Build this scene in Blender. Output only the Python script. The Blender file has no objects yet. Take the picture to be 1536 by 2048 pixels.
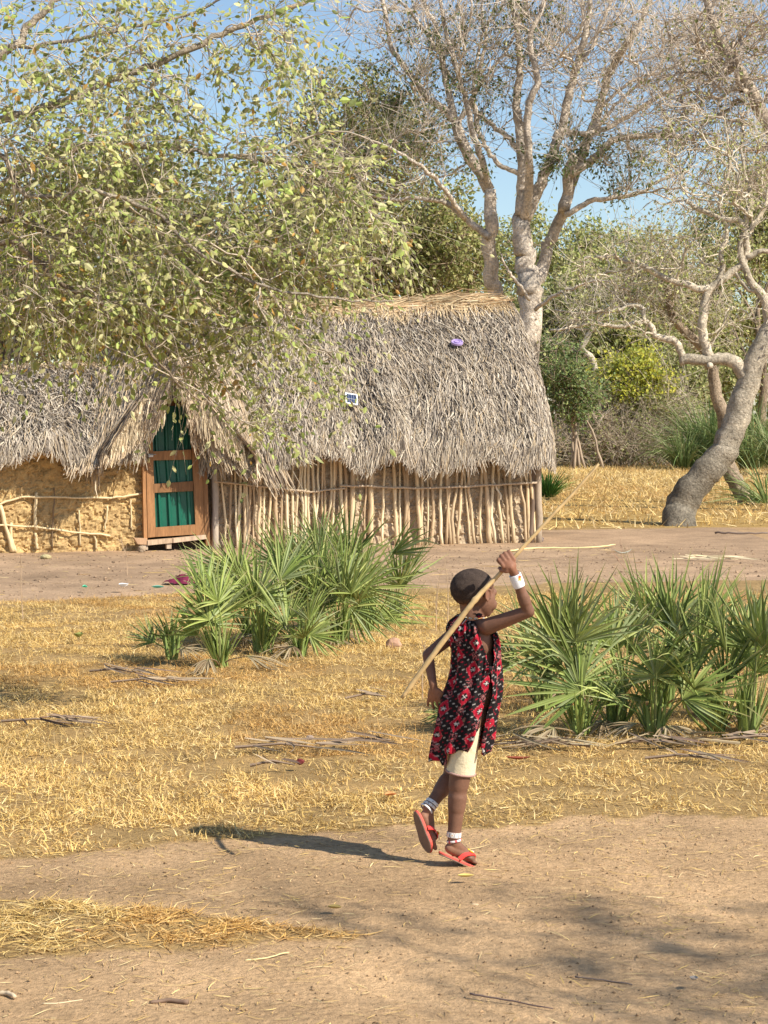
import bpy, math
import numpy as np
from mathutils import Vector, noise as mnoise

# ------------------------------------------------------------------ camera
F = 4000.0; CX, CY = 768.0, 1024.0; HZ = 837.0; CAMH = 1.58
TH = math.atan((CY-HZ)/F); CT, ST = math.cos(TH), math.sin(TH)
sc = bpy.context.scene
cam_d = bpy.data.cameras.new('camera'); cam = bpy.data.objects.new('camera', cam_d)
sc.collection.objects.link(cam); sc.camera = cam
cam_d.sensor_fit = 'VERTICAL'; cam_d.sensor_height = 36.0; cam_d.sensor_width = 27.0
cam_d.lens = F/2048*36.0; cam_d.clip_end = 6000; cam_d.clip_start = 0.05
cam.location = (0, 0, CAMH); cam.rotation_euler = (math.pi/2-TH, 0, 0)
# ------------------------------------------------------------------ light
SUN = np.array([0.85, -0.53, 0.0]); SUN /= np.linalg.norm(SUN)
ELEV = math.radians(41)
sdir = Vector((SUN[0]*math.cos(ELEV), SUN[1]*math.cos(ELEV), math.sin(ELEV)))
w = bpy.data.worlds.new('World'); sc.world = w; w.use_nodes = True
nt = w.node_tree; nt.nodes.clear()
sky = nt.nodes.new('ShaderNodeTexSky'); sky.sky_type = 'NISHITA'; sky.sun_disc = False
sky.sun_elevation = ELEV; sky.sun_rotation = math.atan2(SUN[0], SUN[1])
sky.air_density = 1.0; sky.dust_density = 0.4; sky.ozone_density = 2.2
bg = nt.nodes.new('ShaderNodeBackground'); bg.inputs[1].default_value = 0.105
wo = nt.nodes.new('ShaderNodeOutputWorld')
nt.links.new(sky.outputs[0], bg.inputs[0]); nt.links.new(bg.outputs[0], wo.inputs[0])
sl = bpy.data.lights.new('sun', 'SUN'); sl.energy = 5.0; sl.angle = math.radians(0.5); sl.color = (1.0, 0.93, 0.80)
so = bpy.data.objects.new('sun', sl); sc.collection.objects.link(so)
so.rotation_euler = sdir.to_track_quat('Z', 'Y').to_euler(); so.location = (8, -6, 12)
sc.view_settings.view_transform = 'Standard'; sc.view_settings.look = 'None'
sc.view_settings.gamma = 1.0; sc.view_settings.use_curve_mapping = False
sc.view_settings.exposure = 0.54
sc.cycles.max_bounces = 6; sc.cycles.transparent_max_bounces = 6
sc.cycles.diffuse_bounces = 3; sc.cycles.glossy_bounces = 2; sc.cycles.transmission_bounces = 3

# ------------------------------------------------------------------ helpers
A = np.array
def at(px, py, D):
    dx = (px-CX)/F; dy = (CY-py)/F
    d = np.array([dx, CT+dy*ST, -ST+dy*CT]); return d*(D/d[1]) + np.array([0, 0, CAMH])
def gp(px, py, z=0.0):
    dx = (px-CX)/F; dy = (CY-py)/F
    d = np.array([dx, CT+dy*ST, -ST+dy*CT]); return d*((z-CAMH)/d[2]) + np.array([0, 0, CAMH])
def project(P):
    x = P[..., 0]; y = P[..., 1]; z = P[..., 2]-CAMH
    dep = y*CT - z*ST; up = y*ST + z*CT
    return CX+F*x/dep, CY-F*up/dep
def unit(v):
    v = np.asarray(v, float); return v/(np.linalg.norm(v, axis=-1, keepdims=True)+1e-12)
def hash2(ix, iy, s):
    h = (ix.astype(np.int64)*374761393 + iy.astype(np.int64)*668265263 + s*974711) & 0x7fffffff
    h = (h ^ (h >> 13))*1274126177 & 0x7fffffff
    return ((h ^ (h >> 16)) & 0xffff)/65535.0
def vn(x, y, s=0):
    x = np.asarray(x, float); y = np.asarray(y, float)
    ix = np.floor(x); iy = np.floor(y); fx = x-ix; fy = y-iy
    fx = fx*fx*(3-2*fx); fy = fy*fy*(3-2*fy)
    a = hash2(ix, iy, s); b = hash2(ix+1, iy, s); c = hash2(ix, iy+1, s); d = hash2(ix+1, iy+1, s)
    return (a*(1-fx)+b*fx)*(1-fy)+(c*(1-fx)+d*fx)*fy
def fbm(x, y, s=0, o=3):
    r = 0; a = .5; t = 0
    for k in range(o):
        r = r+a*vn(x*2**k, y*2**k, s+k*17); t += a; a *= .5
    return r/t

class Geo:
    def __init__(self): self.v = []; self.q = []; self.t = []; self.c = []; self.n = 0
    def add(self, v, q=None, t=None, c=(1, 1, 1)):
        v = np.asarray(v, float).reshape(-1, 3)
        self.v.append(v)
        c = np.asarray(c, float)
        self.c.append(np.broadcast_to(c, (len(v), 3)) if c.ndim == 1 else c.reshape(-1, 3))
        if q is not None and len(q): self.q.append(np.asarray(q, int).reshape(-1, 4)+self.n)
        if t is not None and len(t): self.t.append(np.asarray(t, int).reshape(-1, 3)+self.n)
        self.n += len(v)
    def mesh(self, name, org=(0, 0, 0), smooth=False):
        V = np.concatenate(self.v)-np.asarray(org, float)
        Q = np.concatenate(self.q) if self.q else np.zeros((0, 4), int)
        T = np.concatenate(self.t) if self.t else np.zeros((0, 3), int)
        me = bpy.data.meshes.new(name)
        me.vertices.add(len(V)); me.vertices.foreach_set('co', V.astype(np.float32).ravel())
        nl = len(Q)*4+len(T)*3
        me.loops.add(nl); me.loops.foreach_set('vertex_index', np.concatenate([Q.ravel(), T.ravel()]).astype(np.int32))
        me.polygons.add(len(Q)+len(T))
        ls = np.concatenate([np.arange(len(Q))*4, len(Q)*4+np.arange(len(T))*3]).astype(np.int32)
        me.polygons.foreach_set('loop_start', ls)
        me.polygons.foreach_set('use_smooth', np.full(len(ls), bool(smooth)))
        me.update(calc_edges=True)
        ca = me.color_attributes.new('Col', 'FLOAT_COLOR', 'POINT')
        C = np.concatenate(self.c); C4 = np.ones((len(C), 4), np.float32); C4[:, :3] = C
        ca.data.foreach_set('color', C4.ravel())
        return me
def wloc(o):
    l = Vector((0, 0, 0))
    while o is not None: l = l+o.location; o = o.parent
    return l
def put(name, me, mat, parent=None, loc=None):
    o = bpy.data.objects.new(name, me); sc.collection.objects.link(o)
    if mat is not None and len(me.materials) == 0: me.materials.append(mat)
    if parent is not None: o.parent = parent
    elif loc is not None: o.location = loc
    return o
def build(geo, name, mat, parent=None, org=None, smooth=False, kind=None, label=None):
    if parent is not None: o = put(name, geo.mesh(name, wloc(parent), smooth), mat, parent)
    else:
        if org is None:
            V = np.concatenate(geo.v); org = np.array([V[:, 0].mean(), V[:, 1].mean(), V[:, 2].min()])
        o = put(name, geo.mesh(name, org, smooth), mat, None, tuple(org))
    if kind: o['kind'] = kind
    if label: o['label'] = label
    return o
def tag(o, label, cat, group=None, kind=None):
    o['label'] = label; o['category'] = cat
    if group: o['group'] = group
    if kind: o['kind'] = kind
    return o
def empty(name, loc, label, cat, group=None):
    o = bpy.data.objects.new(name, None); sc.collection.objects.link(o); o.location = tuple(loc); o.empty_display_size = .1
    return tag(o, label, cat, group)

def tube(g, P, R, S=6, c=(1, 1, 1), cap=True, flat=1.0):
    P = np.asarray(P, float); K = len(P); R = np.broadcast_to(np.asarray(R, float), (K,))
    T = np.gradient(P, axis=0); T = unit(T)
    ref = np.array([0, 0, 1.0]) if abs(T[0][2]) < .8 else np.array([1.0, 0, 0])
    n = unit(np.cross(T[0], ref)); N = []
    for k in range(K):
        n = n-T[k]*np.dot(n, T[k]); n = n/(np.linalg.norm(n)+1e-9); N.append(n)
    N = np.array(N); B = np.cross(T, N)
    a = np.arange(S)*2*math.pi/S
    V = P[:, None]+R[:, None, None]*(np.cos(a)[None, :, None]*N[:, None]+flat*np.sin(a)[None, :, None]*B[:, None])
    i = np.arange(K-1)[:, None]*S; j = np.arange(S)[None]; j2 = (j+1) % S
    Q = np.stack([i+j, i+j2, i+S+j2, i+S+j], -1).reshape(-1, 4)
    V = V.reshape(-1, 3); t = []
    if cap:
        V = np.concatenate([V, P[:1], P[-1:]]); k0 = K*S
        for s in range(S):
            t.append((k0, (s+1) % S, s)); t.append((k0+1, (K-1)*S+s, (K-1)*S+(s+1) % S))
    cc = np.asarray(c, float)
    if cc.ndim == 2 and len(cc) == K:
        cc = np.repeat(cc, S, 0)
        if cap: cc = np.concatenate([cc, cc[:1], cc[-1:]])
    g.add(V, Q, t if cap else None, cc)
def twigs(g, P, D, L, R, rng, K=4, S=3, bend=.25, up=0.0, c=(1, 1, 1)):
    """batch of thin tapering curved twigs; returns centre lines (N,K,3)"""
    N = len(P); D = unit(D); b = unit(rng.normal(size=(N, 3)))*bend; b[:, 2] += up
    t = np.linspace(0, 1, K)[None, :, None]
    L = np.asarray(L, float).reshape(-1, 1, 1)
    C = P[:, None]+D[:, None]*L*t+b[:, None]*L*t*t
    T = unit(np.gradient(C, axis=1)); n0 = unit(np.cross(D, unit(rng.normal(size=(N, 3)))))
    n = unit(n0[:, None]-T*np.sum(n0[:, None]*T, -1, keepdims=True)); B = np.cross(T, n)
    a = np.arange(S)*2*math.pi/S
    R = np.asarray(R, float).reshape(-1, 1)*np.linspace(1, .35, K)[None]
    V = C[:, :, None]+R[:, :, None, None]*(np.cos(a)[None, None, :, None]*n[:, :, None]+np.sin(a)[None, None, :, None]*B[:, :, None])
    i = np.arange(N)[:, None, None]*K*S; k = np.arange(K-1)[None, :, None]*S; j = np.arange(S)[None, None]; j2 = (j+1) % S
    Q = np.stack([i+k+j, i+k+j2, i+k+S+j2, i+k+S+j], -1).reshape(-1, 4)
    cc = np.asarray(c, float)
    if cc.ndim == 2: cc = np.repeat(cc, K*S, 0)
    g.add(V.reshape(-1, 3), Q, None, cc)
    return C
def ribbons(g, C, W, side, c, fold=0.0, nrm=None, tipdark=None):
    """C (N,K,3) centre lines, W (N,K) half widths, side (N,3) or (N,K,3); fold>0 gives a V cross section"""
    N, K = C.shape[:2]
    if side.ndim == 2: side = np.repeat(side[:, None], K, 1)
    T = unit(np.gradient(C, axis=1)); side = unit(side-T*np.sum(side*T, -1, keepdims=True))
    if fold:
        n = unit(np.cross(T, side))
        V = np.stack([C-side*W[..., None]+n*(W*fold)[..., None], C, C+side*W[..., None]+n*(W*fold)[..., None]], 2); M = 3
    else:
        V = np.stack([C-side*W[..., None], C+side*W[..., None]], 2); M = 2
    i = np.arange(N)[:, None, None]*K*M; k = np.arange(K-1)[None, :, None]*M; j = np.arange(M-1)[None, None]
    Q = np.stack([i+k+j, i+k+j+1, i+k+M+j+1, i+k+M+j], -1).reshape(-1, 4)
    c = np.asarray(c, float)
    if c.ndim == 2: c = np.repeat(c, K*M, 0)
    elif c.ndim == 3: c = np.repeat(c.reshape(-1, 3), M, 0)
    g.add(V.reshape(-1, 3), Q, None, c)
def leafquads(g, P, D, Nn, L, W, c):
    """one folded rhombus leaf each"""
    D = unit(D); s = unit(np.cross(D, Nn)); n = np.cross(s, D)
    L = np.asarray(L).reshape(-1, 1); W = np.asarray(W).reshape(-1, 1)
    m = P+D*L*.45
    V = np.stack([P, m+s*W+n*W*.35, P+D*L-n*L*.08, m-s*W+n*W*.35], 1)
    i = np.arange(len(P))[:, None]*4
    T = np.concatenate([i+np.array([[0, 1, 2]]), i+np.array([[0, 2, 3]])], 0)
    g.add(V.reshape(-1, 3), None, T, np.repeat(np.asarray(c), 4, 0))
def box(g, c, s, rot=0.0, col=(1, 1, 1), tilt=0.0, jitter=0.0, rng=None):
    """box centred at c with full sizes s, turned by rot about z, leaning by tilt in its own x-z plane"""
    sx, sy, sz = [k/2 for k in s]; b = min(sx, sy, sz)*.18
    pts = []
    for z in (-sz, -sz+b, sz-b, sz):
        e = b if abs(z) == sz else 0
        for x, y in ((-sx+e, -sy+b), (-sx+b, -sy+e), (sx-b, -sy+e), (sx-e, -sy+b), (sx-e, sy-b), (sx-b, sy-e), (-sx+b, sy-e), (-sx+e, sy-b)):
            pts.append((x, y, z))
    V = np.array(pts)
    if rng is not None: V += rng.normal(size=V.shape)*jitter
    x = V[:, 0]+math.sin(tilt)*V[:, 2]; V = np.stack([x*math.cos(rot)-V[:, 1]*math.sin(rot), x*math.sin(rot)+V[:, 1]*math.cos(rot), V[:, 2]], 1)+np.asarray(c)
    q = []
    for k in range(3):
        for j in range(8): q.append((k*8+j, k*8+(j+1) % 8, k*8+8+(j+1) % 8, k*8+8+j))
    t = [(0, j+1, j) for j in range(1, 7)]+[(24, 24+j, 25+j) for j in range(1, 7)]
    g.add(V, q, t, col)
def capsule(g, p0, p1, r0, r1, S=14, c=(1, 1, 1), round0=True, round1=True, ax=None, ratio=1.0):
    p0 = np.asarray(p0, float); p1 = np.asarray(p1, float); d = unit(p1-p0)
    P = []; R = []
    if round0:
        for a in (88, 65, 42, 20): P.append(p0-d*r0*math.sin(math.radians(a))); R.append(r0*math.cos(math.radians(a)))
    for t in np.linspace(0, 1, 5): P.append(p0+(p1-p0)*t); R.append(r0+(r1-r0)*t)
    if round1:
        for a in (20, 42, 65, 88): P.append(p1+d*r1*math.sin(math.radians(a))); R.append(r1*math.cos(math.radians(a)))
    tube(g, P, R, S, c)
def ellipsoid(g, c, X, Y, Z, c_=(1, 1, 1), nu=30, nv=18, cut=None):
    """axes vectors X,Y,Z carry the radii"""
    c = np.asarray(c, float); u = np.arange(nu)*2*math.pi/nu; v = np.linspace(0.02, math.pi-.02, nv)
    V = (c+np.cos(u)[None, :, None]*np.sin(v)[:, None, None]*X+np.sin(u)[None, :, None]*np.sin(v)[:, None, None]*Y+np.cos(v)[:, None, None]*Z*np.ones((1, nu, 1)))
    i = np.arange(nv-1)[:, None]*nu; j = np.arange(nu)[None]; j2 = (j+1) % nu
    Q = np.stack([i+j, i+nu+j, i+nu+j2, i+j2], -1).reshape(-1, 4)
    V = V.reshape(-1, 3); top = c+np.asarray(Z); bot = c-np.asarray(Z)
    V = np.concatenate([V, [top], [bot]]); k = nv*nu
    t = [(k, s, (s+1) % nu) for s in range(nu)]+[(k+1, (nv-1)*nu+(s+1) % nu, (nv-1)*nu+s) for s in range(nu)]
    g.add(V, Q, t, c_)
def fused(name, geo, voxel, mat, parent, smooth=4, colour=None, fac=.5):
    """overlapping closed shapes grown together into one continuous skin"""
    tmp = bpy.data.objects.new('tmp_shape', geo.mesh('tmp_shape')); sc.collection.objects.link(tmp)
    m = tmp.modifiers.new('r', 'REMESH'); m.mode = 'VOXEL'; m.voxel_size = voxel; m.use_smooth_shade = True
    s = tmp.modifiers.new('s', 'SMOOTH'); s.iterations = smooth; s.factor = fac
    dg = bpy.context.evaluated_depsgraph_get(); ev = tmp.evaluated_get(dg)
    me = bpy.data.meshes.new_from_object(ev); me.name = name
    bpy.data.objects.remove(tmp)
    n = len(me.vertices); V = np.zeros(n*3, np.float32); me.vertices.foreach_get('co', V); V = V.reshape(-1, 3)
    for a in list(me.color_attributes): me.color_attributes.remove(a)
    ca = me.color_attributes.new('Col', 'FLOAT_COLOR', 'POINT')
    C4 = np.ones((n, 4), np.float32)
    if colour is not None: C4[:, :3] = colour(V)
    ca.data.foreach_set('color', C4.ravel())
    V2 = V-np.array(wloc(parent)) if parent is not None else V
    me.vertices.foreach_set('co', V2.astype(np.float32).ravel()); me.update()
    me.polygons.foreach_set('use_smooth', np.ones(len(me.polygons), bool))
    me.materials.clear()
    return put(name, me, mat, parent)

# ------------------------------------------------------------------ materials
def mk(name, col=(1, 1, 1), rough=.8, n1=(0, 0), n2=(0, 0), bump=None, transl=0.0, spec=.3, attr=True, tint=None, metal=0.0, stretch=None, rndm=0.0):
    """col times vertex colour 'Col' times noise; n1/n2 = (scale, amount); bump = (scale, strength, distance)"""
    m = bpy.data.materials.new(name); m.use_nodes = True; t = m.node_tree; N = t.nodes; L = t.links
    p = N['Principled BSDF']; out = N['Material Output']
    p.inputs['Roughness'].default_value = rough; p.inputs['Specular IOR Level'].default_value = spec; p.inputs['Metallic'].default_value = metal
    geo = N.new('ShaderNodeNewGeometry'); pos = geo.outputs['Position']
    if stretch is not None:
        mp = N.new('ShaderNodeMapping'); mp.inputs['Scale'].default_value = stretch; L.new(pos, mp.inputs['Vector']); pos = mp.outputs[0]
    rgb = N.new('ShaderNodeRGB'); rgb.outputs[0].default_value = (*col, 1); cur = rgb.outputs[0]
    def mul(a, b):
        x = N.new('ShaderNodeMix'); x.data_type = 'RGBA'; x.blend_type = 'MULTIPLY'; x.inputs[0].default_value = 1
        L.new(a, x.inputs[6]); L.new(b, x.inputs[7]); return x.outputs[2]
    if attr:
        at_ = N.new('ShaderNodeAttribute'); at_.attribute_name = 'Col'; cur = mul(cur, at_.outputs['Color'])
    for k, (s, a) in enumerate((n1, n2)):
        if a <= 0: continue
        nz = N.new('ShaderNodeTexNoise'); nz.inputs['Scale'].default_value = s; nz.inputs['Detail'].default_value = 5; nz.inputs['Roughness'].default_value = .65
        L.new(pos, nz.inputs['Vector'])
        mr = N.new('ShaderNodeMapRange'); mr.inputs[1].default_value = .3; mr.inputs[2].default_value = .7; mr.inputs[3].default_value = 1-a; mr.inputs[4].default_value = 1+a
        L.new(nz.outputs[0], mr.inputs[0])
        if tint is not None and k == 0:
            x = N.new('ShaderNodeMix'); x.data_type = 'RGBA'; x.inputs[6].default_value = (*tint, 1); L.new(cur, x.inputs[7])
            mr.inputs[3].default_value = 1-a; mr.inputs[4].default_value = 1; L.new(mr.outputs[0], x.inputs[0]); cur = x.outputs[2]
        else: cur = mul(cur, mr.outputs[0])
    L.new(cur, p.inputs['Base Color'])
    if bump:
        nz = N.new('ShaderNodeTexNoise'); nz.inputs['Scale'].default_value = bump[0]; nz.inputs['Detail'].default_value = 6; nz.inputs['Roughness'].default_value = .7
        L.new(pos, nz.inputs['Vector'])
        b = N.new('ShaderNodeBump'); b.inputs['Strength'].default_value = bump[1]; b.inputs['Distance'].default_value = bump[2]
        L.new(nz.outputs[0], b.inputs['Height']); L.new(b.outputs[0], p.inputs['Normal'])
    if transl > 0:
        tr = N.new('ShaderNodeBsdfTranslucent'); L.new(cur, tr.inputs['Color'])
        mx = N.new('ShaderNodeMixShader'); mx.inputs[0].default_value = transl
        L.new(p.outputs[0], mx.inputs[1]); L.new(tr.outputs[0], mx.inputs[2]); L.new(mx.outputs[0], out.inputs['Surface'])
    return m

M = {}
M['soil'] = mk('soil', (1, 1, 1), .95, (2.2, .20), (34, .26), (48, .8, .02), spec=.1)
M['straw'] = mk('straw', (1, 1, 1), .7, (1.1, .16), transl=.15)
M['litter'] = mk('litter', (1, 1, 1), .8, (2, .1))
M['clod'] = mk('clod', (1, 1, 1), .95, (80, .3), bump=(200, .5, .003))
M['thatch'] = mk('thatch', (1, 1, 1), .75, (2.2, .14), transl=.08)
M['thatchcore'] = mk('thatch_core', (.10, .085, .07), .95, (14, .4))
M['mud'] = mk('mud', (1, 1, 1), .95, (5, .2), (45, .25), (40, .9, .02))
M['pole'] = mk('pole', (1, 1, 1), .8, (25, .22), bump=(60, .5, .004), stretch=(4, 4, .6))
M['plank'] = mk('plank', (1, 1, 1), .6, (9, .3), (60, .15), (50, .4, .003), stretch=(3, 3, .35))
M['sheet'] = mk('painted_sheet', (1, 1, 1), .38, (8, .15), (70, .1), spec=.5)
M['bark'] = mk('bark', (1, 1, 1), .95, (3.5, .42), (26, .45), (20, 1.0, .05), spec=.1)
M['twig'] = mk('twig', (1, 1, 1), .85, (4, .15))
M['leaf'] = mk('leaf', (1, 1, 1), .5, (1.5, .12), transl=.38, spec=.3)
M['palm'] = mk('palm_leaf', (1, 1, 1), .55, (5, .15), transl=.25, spec=.25)
M['skin'] = mk('skin', (1, 1, 1), .58, (18, .14), (120, .10), (160, .25, .002), spec=.28)
M['hair'] = mk('cropped_hair', (1, 1, 1), .95, (38, .25), (420, .55), (500, 1.0, .004), spec=.1)
M['cloth'] = mk('printed_cloth', (1, 1, 1), .85, (60, .08), bump=(900, .2, .0006), spec=.15)
M['shorts'] = mk('shorts_cloth', (1, 1, 1), .9, (45, .07), bump=(38, .8, .006), spec=.1)
M['rubber'] = mk('rubber', (1, 1, 1), .5, (60, .1))
M['plastic'] = mk('plastic', (1, 1, 1), .4, (30, .05))
M['bead'] = mk('beads', (1, 1, 1), .35, (500, .1), bump=(1200, .6, .001))
M['stickwood'] = mk('stick_wood', (1, 1, 1), .6, (40, .15), (8, .15), (90, .4, .001))
M['stone'] = mk('stone', (1, 1, 1), .9, (30, .25), bump=(60, .6, .004))

# ------------------------------------------------------------------ layout masks (worked out on the ground plane)
def interp(x, xs, ys): return np.interp(x, xs, ys)
def masks(X, Y):
    """returns 0 dirt, 1 grass; and which dirt (0 yard, 1 path)"""
    P = np.stack([X, Y, np.zeros_like(X)], -1); px, py = project(P)
    n = (fbm(X*2.3, Y*2.3, 5)-.5)*2; n2 = (fbm(X*9, Y*9, 8)-.5)*2
    sc_ = 4000*1.58/np.maximum((Y)**2, 1)      # pixels per metre of depth
    low = interp(px, [-600, 0, 200, 380, 450, 800, 1100, 1536, 2200], [1745, 1730, 1712, 1690, 1672, 1652, 1640, 1640, 1640])
    up = interp(px, [-800, 0, 300, 850, 1100, 1536, 2200], [1207, 1202, 1190, 1180, 1166, 1160, 1160])
    j = (n*.18+n2*.09)*sc_
    main = (py < low+j) & (py > up+j*.5) & (Y < 30)
    a = (px-60)/650.; mid = 1868+10*a
    hw = np.interp(px, [-900, -200, 0, 350, 600, 720], [70, 70, 62, 40, 16, 0])
    patch = (np.abs(py-mid+4) < hw+(n*.09+n2*.07)*sc_*.6) & (px < 740)
    back = (py < interp(px, [-5000, 1060, 1536, 3000], [1040, 1062, 1052, 1052])+j*.8) & (Y > 24)
    return main | patch | back, back, patch, px, py
rng = np.random.default_rng(7)
def gz(x, y):
    fade = np.clip(np.minimum.reduce([5-np.abs(x), y-3.6, 29-y])/1.0, 0, 1)
    g, b, p, px, py = masks(np.asarray(x, float), np.asarray(y, float))
    return ((fbm(np.asarray(x)*1.1, np.asarray(y)*1.1, 31)-.5)*.03+(fbm(np.asarray(x)*7, np.asarray(y)*7, 3)-.5)*.017)*fade

# ground sheet: fine inner patch split by what lies on it, and the land around it
nx = 201; xs = np.linspace(-5, 5, nx); ys = np.linspace(3.6, 29, 400)
GX, GY = np.meshgrid(xs, ys); GZ = gz(GX, GY)
V = np.stack([GX, GY, GZ], -1).reshape(-1, 3)
i = np.arange(len(ys)-1)[:, None]*nx; j = np.arange(nx-1)[None]
Q = np.stack([i+j, i+j+1, i+nx+j+1, i+nx+j], -1).reshape(-1, 4)
ctr = V[Q].mean(1); gm, bm, pm, cpx, cpy = masks(ctr[:, 0], ctr[:, 1])
vm = masks(V[:, 0], V[:, 1])[0]
DIRT = A([.47, .308, .168]); YARD = A([.385, .262, .165]); SOIL = A([.36, .235, .085])
tt = np.clip((V[:, 1]-12)/4, 0, 1)[:, None]
dcol = DIRT*(1-tt)+YARD*tt
big = (fbm(V[:, 0]*.9, V[:, 1]*.9, 71)-.5)[:, None]
dcol = dcol*(1+big*.5+(fbm(V[:, 0]*3.5+4, V[:, 1]*3.5, 73)-.5)[:, None]*.35)
smix = np.clip(fbm(V[:, 0]*6, V[:, 1]*6, 9)*1.6-.3, 0, 1)[:, None]*vm[:, None]
vcol = np.where(vm[:, None], dcol*.3+SOIL*.7, dcol)*(1-.12*smix)
def sub(fm, name):
    q = Q[fm]; used, inv = np.unique(q, return_inverse=True)
    g = Geo(); g.add(V[used], inv.reshape(-1, 4), None, vcol[used]); o = build(g, name, M['soil'], org=(0, 0, 0), smooth=True, kind='structure'); return o
yard = (~gm) & (ctr[:, 1] > 13.5)
o = sub(gm, 'ground'); o['label'] = 'pale soil under the dry yellow grass'
o = sub(yard, 'dirt_yard'); o['label'] = 'bare swept brown dirt yard along the front of the thatched huts'
o = sub((~gm) & (~yard), 'dirt_path'); o['label'] = 'sandy brown dirt path the child walks on in the foreground'
g = Geo()
bx = [-3000, -60, -5, 5, 60, 3000]; by = [-300, 3.6, 29, 110, 5000]
for a_ in range(5):
    for b_ in range(4):
        if a_ == 2 and b_ == 1: continue
        x0, x1, y0, y1 = bx[a_], bx[a_+1], by[b_], by[b_+1]
        g.add([(x0, y0, 0), (x1, y0, 0), (x1, y1, 0), (x0, y1, 0)], [(0, 1, 2, 3)], None, DIRT*.9 if y1 <= 29 else SOIL*1.05)
o = build(g, 'terrain', M['soil'], org=(0, 0, 0), kind='structure'); o['label'] = 'flat land reaching to the horizon round the clearing'

# ------------------------------------------------------------------ dry grass
STRAW = A([[.72, .50, .18], [.66, .45, .15], [.77, .57, .24], [.58, .39, .15], [.44, .28, .11], [.70, .48, .16], [.80, .62, .31]])
def blades(P, rng, L0, L1, W0, lay, name, label, mat, pal, K=3):
    N = len(P); a = rng.uniform(0, 2*math.pi, N)
    lean = rng.uniform(.15, 1, N)**lay*1.45
    L = rng.uniform(L0, L1, N)
    d = np.stack([np.cos(a)*np.sin(lean), np.sin(a)*np.sin(lean), np.cos(lean)], 1)
    t = np.linspace(0, 1, K)[None, :, None]
    b = rng.normal(size=(N, 3))*.35; b[:, 2] = -rng.uniform(.0, .55, N)
    C = P[:, None]+d[:, None]*L[:, None, None]*t+b[:, None]*(L[:, None, None]*t*t)
    C[..., 2] = np.maximum(C[..., 2], P[:, None, 2]+.003+t[..., 0]*.004)
    W = W0*rng.uniform(.6, 1.4, N)[:, None]*np.linspace(1, .25, K)[None]
    s = np.stack([-np.sin(a), np.cos(a), rng.normal(size=N)*.5], 1)
    c = pal[rng.integers(0, len(pal), N)]*rng.uniform(.75, 1.2, N)[:, None]
    # reddish brown and greyish patches that really are there
    q = fbm(P[:, 0]*.8, P[:, 1]*.8, 44)[:, None]
    c = c*np.where(q > .60, A([.88, .78, .70]), np.where(q < .38, A([1.06, 1.05, 1.02]), A([1, 1, 1])))
    g = Geo(); s = unit(s)
    if K == 3:
        V = np.stack([C[:, 0]-s*W[:, :1], C[:, 0]+s*W[:, :1], C[:, 1]+s*W[:, 1:2], C[:, 1]-s*W[:, 1:2], C[:, 2]], 1); i = np.arange(N)[:, None]*5
        g.add(V.reshape(-1, 3), i+A([[0, 1, 2, 3]]), i+A([[3, 2, 4]]), np.repeat(c, 5, 0))
    else:
        V = np.stack([C[:, 0]-s*W[:, :1], C[:, 0]+s*W[:, :1], C[:, -1]], 1); i = np.arange(N)[:, None]*3
        g.add(V.reshape(-1, 3), None, i+A([[0, 1, 2]]), np.repeat(c, 3, 0))
    return build(g, name, mat, org=(0, 0, 0), kind='stuff', label=label)
def scatter(n, x0, x1, y0, y1, rng, clump=1.0, pred=None, cs=5.0):
    X = rng.uniform(x0, x1, n); Y = rng.uniform(y0, y1, n)
    d = fbm(X*cs, Y*cs, 91); keep = rng.uniform(0, 1, n) < np.clip((d-.5)*3*clump+.62, .06, 1)
    X, Y = X[keep], Y[keep]; g_, b_, p_, px, py = masks(X, Y)
    k = g_ if pred is None else pred(g_, b_, p_, px, py)
    return X[k], Y[k]
X, Y = scatter(600000, -3.4, 3.4, 6.5, 18.0, rng, 1.0)
kk = rng.uniform(0, 1, len(X)) < np.clip((fbm(X*.9+7, Y*1.6, 12)-.36)*7, .5, 1); X, Y = X[kk], Y[kk]
P = np.stack([X, Y, gz(X, Y)], 1)
o = blades(P, rng, .023, .068, .0022, .85, 'dry_grass', 'short dry straw yellow grass covering the ground before the palms', M['straw'], STRAW)
o['category'] = 'grass'
X, Y = scatter(9000, -4.2, 4.2, 6.5, 18.5, rng, 1.0, cs=1.3)
P = np.stack([X, Y, gz(X, Y)], 1)
X2, Y2 = scatter(150000, -2.6, .7, 5.1, 6.9, rng, 1.5)
P2 = np.stack([X2, Y2, gz(X2, Y2)], 1)
g_all = np.concatenate([P2])
o = blades(P2, rng, .03, .09, .0019, .25, 'straw_patch', 'flattened patch of loose yellow straw on the path at lower left', M['straw'], STRAW); o['category'] = 'straw'
o = blades(P, rng, .10, .17, .0016, 1.6, 'tall_grass_stems', 'taller thin dry stems standing out of the short yellow grass', M['straw'], STRAW*A([.8, .75, .7])); o['category'] = 'grass'
n = 150000
X = rng.uniform(-9, 22, n); Y = 24+(rng.uniform(0, 1, n)**.75)*52
g_, b_, p_, px, py = masks(X, Y); k = b_ & (px > 1030) & (px < 1900); X, Y = X[k], Y[k]
P = np.stack([X, Y, np.zeros(len(X))], 1)
o = blades(P, rng, .10, .26, .009, 1.0, 'field_grass', 'short golden dry grass of the field behind the huts', M['straw'], STRAW*A([1.02, 1.06, 1.18]), K=2); o['category'] = 'grass'
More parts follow.
